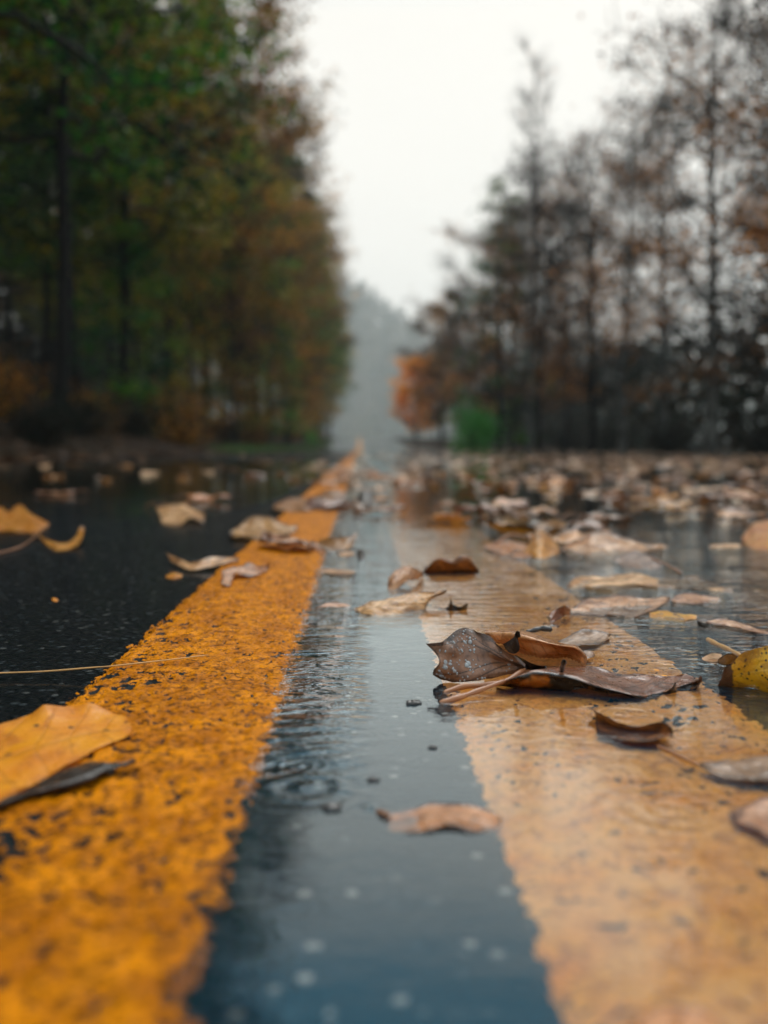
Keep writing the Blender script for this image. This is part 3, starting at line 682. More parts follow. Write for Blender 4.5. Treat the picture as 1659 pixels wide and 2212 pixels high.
SMALL = [   # label, material, rows
 ('ribbed tan leaf arching out of the ripples between the two lines', 'tan',
  [[(767,1319,5),(798,1301,9),(849,1288,12),(900,1275,15),(932,1278,14),(962,1274,14)],
   [(768,1321,4.5),(805,1313,7),(855,1304,9),(905,1296,10),(932,1287,12),(963,1275,14)],
   [(770,1324,3.5),(818,1331,3.2),(865,1325,3.5),(907,1315,4.5),(932,1296,8),(964,1277,13)]], 13),
 ('tan leaf curled into a dome just behind the ribbed tan leaf', 'tan',
  [[(842,1255,8),(850,1236,14),(870,1223,18),(895,1226,17),(914,1236,12)],
   [(838,1266,5),(852,1252,10),(872,1240,13),(893,1240,12),(914,1240,10)],
   [(836,1274,3),(855,1274,3),(872,1267,4),(892,1257,5),(914,1246,3)]], 8),
 ('dark brown humped leaf mirrored in the water on the right line', 'brown',
  [[(918,1226,3),(940,1226,3),(960,1226,3),(980,1226,3),(995,1226,3),(1012,1226,3),(1030,1226,3)],
   [(915,1235,4),(932,1214,14),(951,1204,18),(977,1213,14),(990,1203,18),(1012,1205,17),(1033,1229,6)],
   [(913,1239,2),(935,1239,2),(955,1239,2),(977,1239,2),(992,1239,2),(1012,1238,2),(1035,1237,2)]], 6),
 ('tiny dark leaf with two upright spikes behind the leaf cluster', 'black',
  [[(960,1314,3),(968,1306,7),(974,1288,14),(980,1306,7),(995,1311,6),(1010,1301,9)],
   [(958,1318,2),(968,1320,2),(976,1321,2),(984,1321,2),(996,1320,2),(1008,1316,3)]], 4),
 ('dark curled leaf bridging the gap at the left line edge', 'brown',
  [[(690,1168,5),(712,1163,10),(745,1161,13),(758,1158,15),(774,1147,20)],
   [(684,1180,6),(705,1189,5),(735,1191,4),(756,1186,5),(770,1165,12)]], 6),
 ('pinkish scrap of leaf beside the dark curled leaf on the left line', 'pale',
  [[(666,1177,8),(680,1174,9),(694,1180,7)], [(668,1181,6),(682,1186,5.8),(694,1190,5.5)]], 3),
 ('flat tan leaf scrap floating under the dark curled leaf', 'pale',
  [[(730,1196,4),(748,1192,5),(765,1194,4)], [(731,1201,3.6),(748,1204,3.6),(765,1201,3.6)]], 3),
 ('small black leaf stub standing in the water between the lines', 'black',
  [[(772,1190,7),(779,1185,12),(786,1190,8)], [(769,1206,3),(780,1212,2.6),(790,1208,3)]], 3),
 ('slim tan leaf on the right edge of the left line above the ripples', 'tan',
  [[(680,1234,6),(705,1228,7),(740,1231,6),(770,1238,4)], [(680,1238,5),(705,1241,4.5),(740,1247,3.8),(768,1243,3.6)]], 6),
 ('thin pale leaf sliver at the water edge left of the ribbed tan leaf', 'pale',
  [[(682,1309,6),(705,1303,6.5),(735,1304,5),(760,1305,4)], [(683,1313,5),(705,1314,4.5),(735,1312,3.8),(759,1309,3.6)]], 5),
 ('upright folded orange brown leaf where the right line meets the asphalt', 'orangetan',
  [[(1135,1182,5),(1150,1160,14),(1166,1143,22),(1185,1155,17),(1205,1178,8)],
   [(1132,1190,4),(1150,1184,9),(1168,1178,13),(1188,1182,9),(1207,1188,5)],
   [(1130,1198,2),(1150,1206,2),(1168,1213,2),(1190,1207,2),(1208,1198,2)]], 7),
 ('flat orange tan leaf stuck to the right line beside the upright folded leaf', 'orangetan',
  [[(1045,1176,4),(1080,1170,6),(1120,1172,6),(1150,1182,5)], [(1048,1186,4),(1085,1200,4),(1120,1207,4),(1150,1204,4)]], 7),
 ('big pale pinkish leaf lying flat right of the upright folded leaf', 'pale',
  [[(1208,1186,5),(1250,1168,12),(1279,1157,14),(1345,1164,11),(1400,1173,7),(1445,1178,4)],
   [(1209,1189,4),(1250,1182,6),(1289,1180,6),(1345,1180,6),(1405,1182,4.5),(1444,1180,4)],
   [(1210,1193,3.5),(1250,1195,3.5),(1299,1201,3.5),(1345,1197,3.5),(1410,1192,3.5),(1443,1183,3.5)]], 8),
 ('brown leaf bent into a hoop behind the big pale leaf', 'redbrown',
  [[(1223,1153,5),(1245,1130,18),(1275,1120,23),(1300,1129,18),(1314,1150,5)],
   [(1226,1159,3),(1250,1141,13),(1278,1137,15),(1298,1142,12),(1312,1157,3)]], 7),
 ('tan leaf with a dark raised back edge and trailing stem on the right lane', 'grey',
  [[(1326,1211,4),(1350,1199,8),(1375,1193,11),(1405,1202,10),(1430,1214,7)],
   [(1328,1215,3.6),(1350,1225,3.6),(1375,1229,3.6),(1405,1230,3.6),(1432,1227,3.6)]], 7),
 ('long flat pale leaf stretched across the flooded right lane', 'pale',
  [[(1225,1264,4),(1255,1247,4.5),(1310,1243,5),(1361,1233,7),(1430,1243,5),(1508,1243,5),(1575,1268,4)],
   [(1224,1267,3.8),(1258,1260,4),(1310,1256,6),(1375,1248,7),(1435,1257,4),(1500,1258,4),(1580,1273,3.8)],
   [(1223,1270,3.5),(1260,1274,3.5),(1310,1269,6.5),(1385,1264,6.5),(1440,1271,3.5),(1490,1274,3.5),(1584,1280,3.5)]], 9),
 ('broad flat pale leaf overlapping the outer edge of the right line', 'pale',
  [[(1228,1312,4),(1270,1300,4.5),(1330,1287,6),(1380,1285,6.5),(1446,1288,5)],
   [(1228,1316,3.8),(1273,1313,4),(1330,1308,4.5),(1385,1306,4.5),(1446,1294,4.5)],
   [(1228,1319,3.6),(1275,1327,3.6),(1330,1331,3.6),(1390,1327,3.6),(1446,1300,3.6)]], 7),
 ('pale crumpled leaf right of the broad flat pale leaf', 'pale',
  [[(1446,1290,5),(1480,1280,7),(1520,1284,6),(1557,1290,5)], [(1450,1300,3.6),(1480,1304,3.8),(1520,1303,3.6),(1555,1298,3.6)]], 6),
 ('small dark red curled leaf on the right line behind the cluster', 'redbrown',
  [[(1188,1330,6),(1205,1316,10),(1220,1311,13),(1232,1318,10)], [(1190,1345,3.6),(1208,1336,4),(1222,1330,4),(1234,1326,4)]], 4),
 ('flat bright orange leaf floating on the right lane', 'orange',
  [[(1402,1325,4),(1440,1317,4.5),(1475,1324,4.5),(1506,1331,4)], [(1404,1333,3.7),(1440,1338,3.8),(1475,1342,3.8),(1504,1338,3.8)]], 6),
 ('pale leaf streak floating at the right photo edge above the speckled leaf', 'pale',
  [[(1524,1344,4),(1570,1341,5),(1620,1350,5),(1668,1360,4)], [(1526,1350,3.7),(1570,1356,3.8),(1620,1367,3.8),(1668,1371,3.8)]], 6),
 ('small black curled scrap at the left end of the pale leaf streak', 'black',
  [[(1506,1342,6),(1520,1347,6),(1536,1354,5)], [(1508,1351,4),(1522,1358,3.6),(1538,1362,3.6)]], 4),
 ('grey brown leaf on the right line behind the arched tan leaf', 'grey',
  [[(1186,1388,4),(1225,1375,5.5),(1265,1365,7.5),(1300,1365,7.5),(1315,1375,6)],
   [(1188,1390,3.8),(1225,1386,4),(1263,1381,4.5),(1296,1380,5),(1313,1378,5)],
   [(1190,1393,3.6),(1225,1397,3.6),(1260,1395,4),(1290,1393,4),(1310,1381,4)]], 7),
 ('small grey leaf scrap on the right line right of the arched tan leaf', 'grey',
  [[(1250,1416,4),(1266,1408,6),(1284,1411,6)], [(1252,1424,3.6),(1268,1427,3.6),(1282,1420,4)]], 4),
 ('bright yellow orange leaf standing on the water at the right photo edge', 'orange',
  [[(1603,1160,8),(1615,1143,16),(1640,1131,22),(1680,1128,24),(1720,1150,10)],
   [(1604,1167,6),(1620,1164,9),(1645,1160,12),(1682,1160,12),(1720,1168,6)],
   [(1605,1174,3),(1625,1189,3),(1650,1194,2),(1685,1194,2),(1720,1186,2)]], 7),
 ('thin pale leaf floating left of the bright yellow orange leaf', 'pale',
  [[(1528,1178,4),(1560,1174,5),(1602,1178,4)], [(1530,1182,3.7),(1560,1185,3.7),(1602,1183,3.7)]], 4),
 ('orange lobed leaf standing upright on the left lane at the photo edge', 'orange',
  [[(-60,1120,10),(0,1093,22),(18,1105,17),(42,1089,24),(67,1108,17),(106,1130,7)],
   [(-60,1134,6),(0,1122,11),(20,1126,10),(44,1120,12),(70,1128,9),(105,1133,5)],
   [(-60,1150,2),(0,1150,2),(20,1150,2),(45,1151,2),(74,1150,2),(104,1138,3)]], 6),
 ('orange strip of leaf curled up at its right end on the left lane', 'orangetan',
  [[(80,1152,8),(100,1164,5),(120,1173,4),(148,1169,4),(165,1158,8),(174,1137,18)],
   [(84,1161,5),(105,1179,2.5),(125,1188,2),(155,1185,2),(177,1170,5),(185,1141,16)]], 6),
 ('pinkish tan leaf propped on the left lane with an orange right tip', 'pale',
  [[(332,1091,16),(360,1091,19),(386,1089,21),(415,1097,17),(443,1110,11)],
   [(342,1108,10),(364,1110,11),(390,1108,12),(415,1106,13),(443,1118,8)],
   [(350,1129,4),(365,1134,2.4),(390,1134,2.4),(410,1121,8),(440,1131,2.4)]], 7),
 ('long pale leaf rolled into a strip at the outer edge of the left line', 'pale',
  [[(358,1194,11),(385,1207,7),(420,1213,7),(465,1208,8),(515,1205,9)],
   [(362,1206,6),(385,1220,3),(415,1230,2.4),(465,1225,3),(515,1214,6)]], 7),
 ('whitish curled leaf with a dark hollow on the left line', 'pale',
  [[(478,1238,10),(500,1227,12),(525,1221,13),(555,1219,12),(583,1217,12)],
   [(480,1252,7),(498,1246,8),(515,1231,11),(550,1230,10),(582,1223,9)],
   [(478,1265,5.8),(498,1267,5.8),(506,1242,9.5),(546,1243,8),(580,1230,7)]], 6),
 ('tiny orange leaf scrap on the black asphalt left of the line', 'orange',
  [[(357,1242,2),(374,1236,4),(394,1242,2)], [(358,1247,1),(374,1251,0.8),(393,1248,1)]], 3),
 ('tiny yellow speck of leaf alone on the black left lane', 'yellow',
  [[(112,1294,1.5),(118,1291,2.5),(126,1294,1.5)], [(113,1298,0.8),(119,1300,0.8),(125,1298,0.8)]], 3),
 ('pale tan leaf across the outer edge of the left line further on', 'tan',
  [[(497,1150,8),(530,1128,12),(560,1115,16),(600,1127,12),(642,1134,9)],
   [(498,1156,6),(535,1148,8),(568,1143,9),(605,1146,8),(642,1140,7)],
   [(500,1161,5),(540,1167,5),(575,1169,5),(610,1166,5),(640,1146,6)]], 7),
 ('tan leaf heaped on the left line behind the whitish curled leaf', 'tan',
  [[(590,1090,9),(620,1078,16),(660,1074,19),(690,1084,12)], [(590,1101,6),(622,1105,6),(660,1106,6),(690,1100,6)]], 6),
 ('brown leaf propped on the far stretch of the left line', 'brown',
  [[(672,1072,10),(700,1060,22),(725,1056,26),(748,1068,14)], [(672,1082,6),(702,1085,6),(727,1085,6),(750,1080,6)]], 6),
 ('pale leaf flat on the far stretch of the left line', 'pale',
  [[(680,1088,7),(710,1082,9),(748,1084,8)], [(682,1099,6),(712,1104,6),(748,1100,6)]], 6),
 ('black shrivelled leaf standing in the gap between the lines further on', 'black',
  [[(772,1072,12),(784,1058,26),(797,1060,24),(808,1056,24)], [(775,1090,3),(787,1093,3),(798,1093,3),(806,1088,3)]], 4),
 ('pale grey leaf lying in the water near the right photo edge', 'grey',
  [[(1511,1652,3.8),(1560,1642,4.2),(1610,1633,4.4),(1660,1630,4.6),(1725,1640,4)],
   [(1511,1655,3.6),(1560,1660,3.7),(1610,1660,3.7),(1660,1660,3.8),(1728,1664,3.8)],
   [(1512,1657,3.6),(1560,1677,3.6),(1610,1687,3.6),(1660,1691,3.6),(1725,1690,3.6)]], 6),
 ('wet tan leaf lying in the water at the lower right photo edge', 'pale',
  [[(1572,1745,3.8),(1620,1730,4.4),(1665,1722,5),(1725,1720,4.2)],
   [(1580,1762,3.6),(1622,1760,3.7),(1665,1765,3.8),(1725,1768,3.8)],
   [(1590,1778,3.6),(1625,1792,3.6),(1665,1815,3.6),(1725,1818,3.6)]], 5),
 ('brown leaf under the lens at the bottom edge of the right line', 'orangetan',
  [[(1330,2222,3.8),(1400,2186,4.6),(1470,2175,4.6),(1530,2192,4.4),(1565,2222,3.8)],
   [(1330,2290,3.6),(1400,2300,3.6),(1470,2305,3.6),(1530,2300,3.6),(1565,2290,3.6)]], 5),
]
for k, (lab, mt, rows, vn) in enumerate(SMALL):
    nm = 'fallen_leaf'
    nl = max(p[2] for r in rows for p in r)
    flo = 0.0058 if 'left line' in lab and 'gap' not in lab else (0.0006 if ('left lane' in lab or 'asphalt left' in lab) else 0.0024)
    if 'outer edge of the left line' in lab: flo = 0.002
    st = []
    if 'trailing stem' in lab: st = [([(1405,1203,10),(1432,1216,8),(1455,1228,6),(1472,1239,4)], 0.0008, 0.0012)]
    if 'pale grey leaf lying' in lab: st = [([(1511,1654,4),(1480,1640,4),(1450,1625,3.8),(1420,1612,3.6)], 0.0006, 0.0008)]
    if 'upright on the left lane' in lab: st = [([(90,1146,3),(50,1178,2.5),(0,1194,2),(-40,1200,2)], 0.001, 0.0014)]
    loft_leaf(lab, rows, M[mt], 100 + k * 7, nm, 'leaf', 64, 30, 0.0011, vn, 0.0, None, st, flo, None, 0.24, 0.06)

# fine straw across the left line, twigs and floating crumbs
st_ = stem('pine_needle', [(-40,1457,3),(0,1454,3),(100,1450,3.5),(200,1442,5.2),(250,1438,6.2),(350,1427,7),(450,1415,7.5)], 0.00052, 0.00036, M['palestem'], None, 48)
tag(st_, 'long thin tan pine needle lying across the outer edge of the left line', 'pine needle')
tw = stem('twig', [(1135,1366,5),(1152,1362,6),(1172,1358,7),(1192,1360,7)], 0.0012, 0.0021, M['twig'], None, 20)
tag(tw, 'short wet black twig on the right line behind the arched tan leaf', 'twig')
def crumb(px, py, r, label, seed):
    c = un(px, py, WZ)
    n, k = 14, 20
    th = np.linspace(0, PI, n); ph = np.linspace(0, 2 * PI, k, endpoint=False)
    TH, PH = np.meshgrid(th, ph, indexing='ij')
    rr_ = r * (0.6 + 0.8 * fbm(np.cos(PH) * np.sin(TH) * 3 + 7, np.sin(PH) * np.sin(TH) * 3 + TH * 2, seed, 3))
    V = np.stack([rr_ * np.sin(TH) * np.cos(PH), rr_ * np.sin(TH) * np.sin(PH) * 0.8, rr_ * np.cos(TH) * 0.45], -1).reshape(-1, 3)
    F = grid_faces(n, k).tolist() + [[i * k + k - 1, i * k, (i + 1) * k, (i + 1) * k + k - 1] for i in range(n - 1)]
    o = mesh_obj('crumb', V, F, M['twig'])
    o.location = (c.x, c.y, WZ + 0.0002)
    tag(o, label, 'debris')
crumb(892, 1520, 0.0034, 'dark fuzzy crumb floating left of the leaf stems in the puddle', 3)
crumb(935, 1616, 0.0018, 'tiny dark crumb floating between leaf cluster and lone floating leaf', 4)
crumb(716, 1748, 0.0034, 'black blob of debris floating left of the lone floating leaf', 5)
crumb(806, 1686, 0.0022, 'small dark crumb floating above and left of the lone floating leaf', 6)

# ------------------------------------------------------------------ scattered leaves
def proto(shape, L, curl_x, curl_y, seed, nu=22, nv=12):
    """unit leaf mesh data in local space, base at -L/2 .. tip at +L/2 along x"""
    u = np.linspace(0, 1, nu); v = np.linspace(0, 1, nv)
    U, V = np.meshgrid(u, v, indexing='ij')
    if shape == 'oval': wd = 0.26 * np.sin(PI * np.clip(U, 0.02, 0.99) ** 0.8) ** 0.8
    elif shape == 'lobed':
        wd = (0.36 * np.sin(PI * np.clip(U, 0.03, 0.985) ** 0.75) ** 0.7) * (0.62 + 0.42 * np.abs(np.sin(U * PI * 3.0 + 0.2)))
    else: wd = 0.15 * np.sin(PI * np.clip(U, 0.02, 0.99)) ** 0.7
    x = (U - 0.5) * L; y = (V - 0.5) * 2 * wd * L
    x = x + np.abs(V - 0.5) * (0.18 if shape == 'lobed' else 0.05) * L
    z = (fbm(U * 5 + seed, V * 4, seed, 3) - 0.5) * 0.20 * L
    wd = wd * (0.80 + 0.45 * fbm(U * 7 + seed * 1.7, V * 0 + (V > 0.5) * 9.3, seed + 4, 2))
    y = (V - 0.5) * 2 * wd * L
    kx, ky = curl_y / L, curl_x / (0.5 * L)
    z = z + (1 - np.cos(np.clip(ky * y, -2.6, 2.6))) / (ky + 1e-6); y = np.sin(np.clip(ky * y, -2.6, 2.6)) / (ky + 1e-6)
    ax = kx * x
    x2 = np.sin(ax) / kx - z * np.sin(ax); z2 = (1 - np.cos(ax)) / kx + z * np.cos(ax)
    z2 = z2 - z2.min()
    P = np.stack([x2, y, z2], -1)
    e = np.minimum(np.minimum(U, 1 - U) * 2.5, np.minimum(V, 1 - V)); edge = 1 - smooth01(e / 0.25)
    vn = vein_field(U, V, 7)
    return P, vn, edge, np.stack([U.ravel(), V.ravel()], 1)

SH = {'oval': 'oval', 'lobed': 'lobed', 'slim': 'slim'}
COLN = {'tan': 'tan', 'pale': 'pale pinkish', 'redbrown': 'reddish brown', 'brown': 'dark brown', 'orangetan': 'orange tan', 'grey': 'grey brown', 'orange': 'bright orange'}
protos = {}
pr = np.random.RandomState(12)
for sh in ('oval', 'lobed', 'slim'):
    for cn in COLN:
        for cv in (0, 1, 2):
            L = {'oval': 0.105, 'lobed': 0.115, 'slim': 0.12}[sh]
            cx, cy = [(0.25, 0.25), (0.75, 0.9), (-0.7, -0.6)][cv]
            P, vn, ed, uv = proto(sh, L, cx * pr.uniform(0.8, 1.3), cy * pr.uniform(0.8, 1.3), int(pr.randint(999)))
            me = None
            protos[(sh, cn, cv)] = [P, vn, ed, uv, None, None]
CV = ['flat', 'upturned', 'domed']

def add_leaf(sh, cn, cv, X, Y, z, rz, tilt, s, label, group, with_stem):
    pd = protos[(sh, cn, cv)]
    root = empty('fallen_leaf', (X, Y, z), rz)
    root.scale = (s, s, s)
    tag(root, label, 'leaf', group)
    if pd[4] is None:
        P = pd[0]
        b = mesh_obj('blade', P.reshape(-1, 3), grid_faces(P.shape[0], P.shape[1]), M[cn], root, True, {'vein': pd[1].ravel(), 'edge': pd[2].ravel()}, pd[3])
        L = 0.11; p0 = P[0].mean(0)
        pts = catmull(np.array([p0, p0 + np.array([-0.018, 0.004, 0.004]), p0 + np.array([-0.038, 0.0, -0.4 * p0[2]])]), 8)
        V, F = tube_arrays(pts, np.linspace(0.0008, 0.0012, 8), 5)
        s_ = mesh_obj('stem', V, F, M['stem'], root)
        pd[4], pd[5] = b, s_
    else:
        b = pd[4].copy(); col.objects.link(b); b.parent = root
        if with_stem:
            s_ = pd[5].copy(); col.objects.link(s_); s_.parent = root
    root.rotation_euler = (tilt[0], tilt[1], rz)

def zone(X):
    if X < LL: return 'left lane'
    if X < RRx + 0.02: return 'centre lines'
    if X < 1.4: return 'flooded right lane'
    return 'far right pavement'
count = 0; tries = 0
cells = []
while count < 115 and tries < 6000:
    tries += 1
    Y = 1.12 * (4.6 / 1.12) ** R.rand() if R.rand() < 0.5 else R.uniform(1.2, 4.6)
    half = 0.5 * W0 / FPX * Y
    X = R.uniform(-half * 0.98, half * 1.02) + Y * 0.0253
    zn = zone(X)
    dens = {'left lane': 0.10, 'centre lines': 0.95, 'flooded right lane': 1.0, 'far right pavement': 0.9}[zn]
    if Y < 1.7 and zn == 'left lane': dens *= 0.12
    if Y < 1.5: dens *= 0.45
    if R.rand() > dens: continue
    if any((X - a) ** 2 + (Y - b) ** 2 < 0.0045 for a, b in cells): continue
    cells.append((X, Y))
    sh = ['oval', 'lobed', 'slim'][R.choice(3, p=[0.5, 0.33, 0.17])]
    cn = list(COLN)[R.choice(7, p=[0.22, 0.27, 0.13, 0.17, 0.13, 0.04, 0.04])]
    cv = R.choice(3, p=[0.72, 0.16, 0.12])
    z = 0.0062 if LL < X < LR else (0.0035 if X > LR else 0.0026)
    s = R.uniform(0.7, 1.2)
    tl = (R.uniform(-0.08, 0.08), R.uniform(-0.08, 0.08))
    lab = '%s %s %s leaf fallen on the wet %s further back' % (CV[cv], COLN[cn], sh, zn)
    grp = '%s %s %s leaves on the wet %s' % (CV[cv], COLN[cn], sh, zn)
    add_leaf(sh, cn, cv, X, Y, z, R.uniform(0, 2 * PI), tl, s, lab, grp, Y < 2.6)
    count += 1

# the carpet of leaves beyond, too many to count
def quad_leaves(C, size, tintv, flat=True, rs=None, updown=0.35):
    rs = rs or R; n = len(C)
    az = rs.uniform(0, 2 * PI, n)
    if flat:
        nrm = np.stack([rs.normal(0, updown, n), rs.normal(0, updown, n), np.ones(n)], 1)
    else:
        nrm = rs.normal(0, 1, (n, 3)); nrm[:, 2] = np.abs(nrm[:, 2]) * 0.8 + 0.1
    nrm /= np.linalg.norm(nrm, axis=1, keepdims=True)
    h = np.stack([np.cos(az), np.sin(az), np.zeros(n)], 1)
    a = h - nrm * (h * nrm).sum(1, keepdims=True); a /= (np.linalg.norm(a, axis=1, keepdims=True) + 1e-9)
    b = np.cross(nrm, a)
    s = np.asarray(size)[:, None] * 0.5
    V = np.stack([C - a * s, C + b * s * 0.62 + nrm * s * (0.10 if flat else 0.25), C + a * s, C - b * s * 0.62 + nrm * s * (0.10 if flat else 0.25)], 1).reshape(-1, 3)
    F = np.arange(n * 4).reshape(n, 4)
    return V, F, np.repeat(tintv, 4)

def tint_mat(name, cols, rough=0.5, transl=0.3, coat=0.0, spec=0.12):
    m, t, out = new_mat(name)
    r = t.new('ShaderNodeValToRGB'); t.l.new(t.attr('tint'), r.inputs[0])
    r.color_ramp.interpolation = 'LINEAR'
    els = r.color_ramp.elements
    for i, c in enumerate(cols):
        pos = i / (len(cols) - 1)
        if i == 0: els[0].position = 0; els[0].color = c4(c)
        elif i == len(cols) - 1: els[-1].position = 1; els[-1].color = c4(c)
        else:
            e = els.new(pos); e.color = c4(c)
    oi = t.new('ShaderNodeObjectInfo'); hv = t.new('ShaderNodeHueSaturation'); t.l.new(r.outputs[0], hv.inputs['Color'])
    t.put(hv.inputs['Value'], t.step(oi.outputs['Random'], 0, 1, 0.9, 1.5))
    p = principled(t, None, hv.outputs[0], rough, None, spec, coat, 0.1)
    tl = t.new('ShaderNodeBsdfTranslucent'); t.l.new(hv.outputs[0], tl.inputs['Color'])
    mx = t.new('ShaderNodeMixShader'); mx.inputs[0].default_value = transl
    t.l.new(p.outputs[0], mx.inputs[1]); t.l.new(tl.outputs[0], mx.inputs[2]); t.l.new(mx.outputs[0], out.inputs['Surface'])
    return m
M['litter'] = tint_mat('leaf_litter', [(0.06, 0.022, 0.010), (0.20, 0.08, 0.03), (0.48, 0.25, 0.13), (0.62, 0.36, 0.20), (0.42, 0.15, 0.035)], 0.38, 0.15, 0.5, 0.35)
n = 4600
Y = 4.3 * (75 / 4.3) ** (R.rand(n) ** 0.85)
half = 0.5 * W0 / FPX * Y + 1.0
X = R.uniform(-1, 1, n) * half + 0.025 * Y
keep = (X > -3.3) & (X < 9.5) & (R.rand(n) < np.where(X < -0.3, 0.10, 1.0)) & ((np.abs(X - 0.1) > 0.9) | (R.rand(n) < 0.75)) & ((Y < 28) | (np.abs(X) > 2.6) | (R.rand(n) < 0.2))
X, Y = X[keep], Y[keep]
onroad = (X > ROADL) & (X < ROADR)
Z = np.where(onroad, road_z(Y) + 0.006, ground_z(X, Y) + 0.012)
V, F, tn = quad_leaves(np.stack([X, Y, Z], 1), R.uniform(0.07, 0.15, len(X)), R.rand(len(X)), True, None, 0.07)
ll_ = mesh_obj('leaf_litter', V, F, M['litter'], None, False, {'tint': tn})
tag(ll_, 'carpet of tan fallen leaves covering the road in the distance', 'leaf litter', kind='stuff')
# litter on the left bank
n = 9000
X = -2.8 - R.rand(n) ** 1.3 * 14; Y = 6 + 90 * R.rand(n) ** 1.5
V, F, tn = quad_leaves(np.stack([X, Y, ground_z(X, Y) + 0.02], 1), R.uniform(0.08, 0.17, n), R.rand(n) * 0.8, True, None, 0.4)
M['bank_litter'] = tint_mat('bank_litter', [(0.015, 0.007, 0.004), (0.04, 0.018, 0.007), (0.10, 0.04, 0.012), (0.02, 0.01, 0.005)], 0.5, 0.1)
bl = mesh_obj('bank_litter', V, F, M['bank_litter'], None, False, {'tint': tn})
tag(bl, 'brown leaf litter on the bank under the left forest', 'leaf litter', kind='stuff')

# ------------------------------------------------------------------ trees
def bark(name, a, b):
    m, t, out = new_mat(name); tcn = t.new('ShaderNodeTexCoord')
    n = t.noise(t.mapv(tcn.outputs['Object'], (6, 6, 1.2)), 1.5, 4, 0.6)
    principled(t, out, t.mix(t.step(n, 0.35, 0.65), a, b), 0.6, t.bump(n, 0.5, 0.03), 0.08)
    return m
M['bark'] = bark('dark_wet_bark', (0.005, 0.006, 0.006), (0.012, 0.011, 0.010))
M['palebark'] = bark('grey_bark', (0.16, 0.16, 0.15), (0.02, 0.021, 0.021))
M['c_brown'] = tint_mat('rusty_autumn_foliage', [(0.014, 0.009, 0.005), (0.08, 0.033, 0.008), (0.30, 0.115, 0.015), (0.08, 0.07, 0.008), (0.55, 0.23, 0.022)])
M['c_green'] = tint_mat('dark_green_foliage', [(0.002, 0.014, 0.007), (0.008, 0.06, 0.014), (0.03, 0.18, 0.014), (0.17, 0.24, 0.014), (0.003, 0.035, 0.015)])
M['c_olive'] = tint_mat('olive_yellow_foliage', [(0.010, 0.03, 0.006), (0.12, 0.15, 0.010), (0.46, 0.30, 0.016), (0.03, 0.09, 0.010), (0.42, 0.16, 0.016)])
M['c_sparse'] = tint_mat('sparse_late_foliage', [(0.003, 0.007, 0.007), (0.012, 0.010, 0.007), (0.006, 0.012, 0.010), (0.16, 0.06, 0.012), (0.70, 0.25, 0.03)], 0.5, 0.2)
M['c_orange'] = tint_mat('bright_orange_foliage', [(0.66, 0.25, 0.015), (0.84, 0.36, 0.03), (0.76, 0.31, 0.02), (0.46, 0.18, 0.015), (0.86, 0.42, 0.04)])
M['c_shrub'] = tint_mat('green_shrub_foliage', [(0.02, 0.14, 0.015), (0.05, 0.34, 0.03), (0.09, 0.42, 0.04), (0.03, 0.22, 0.025)])
M['c_dark'] = tint_mat('dark_undergrowth', [(0.003, 0.008, 0.006), (0.007, 0.011, 0.006), (0.022, 0.012, 0.006), (0.005, 0.012, 0.006)])

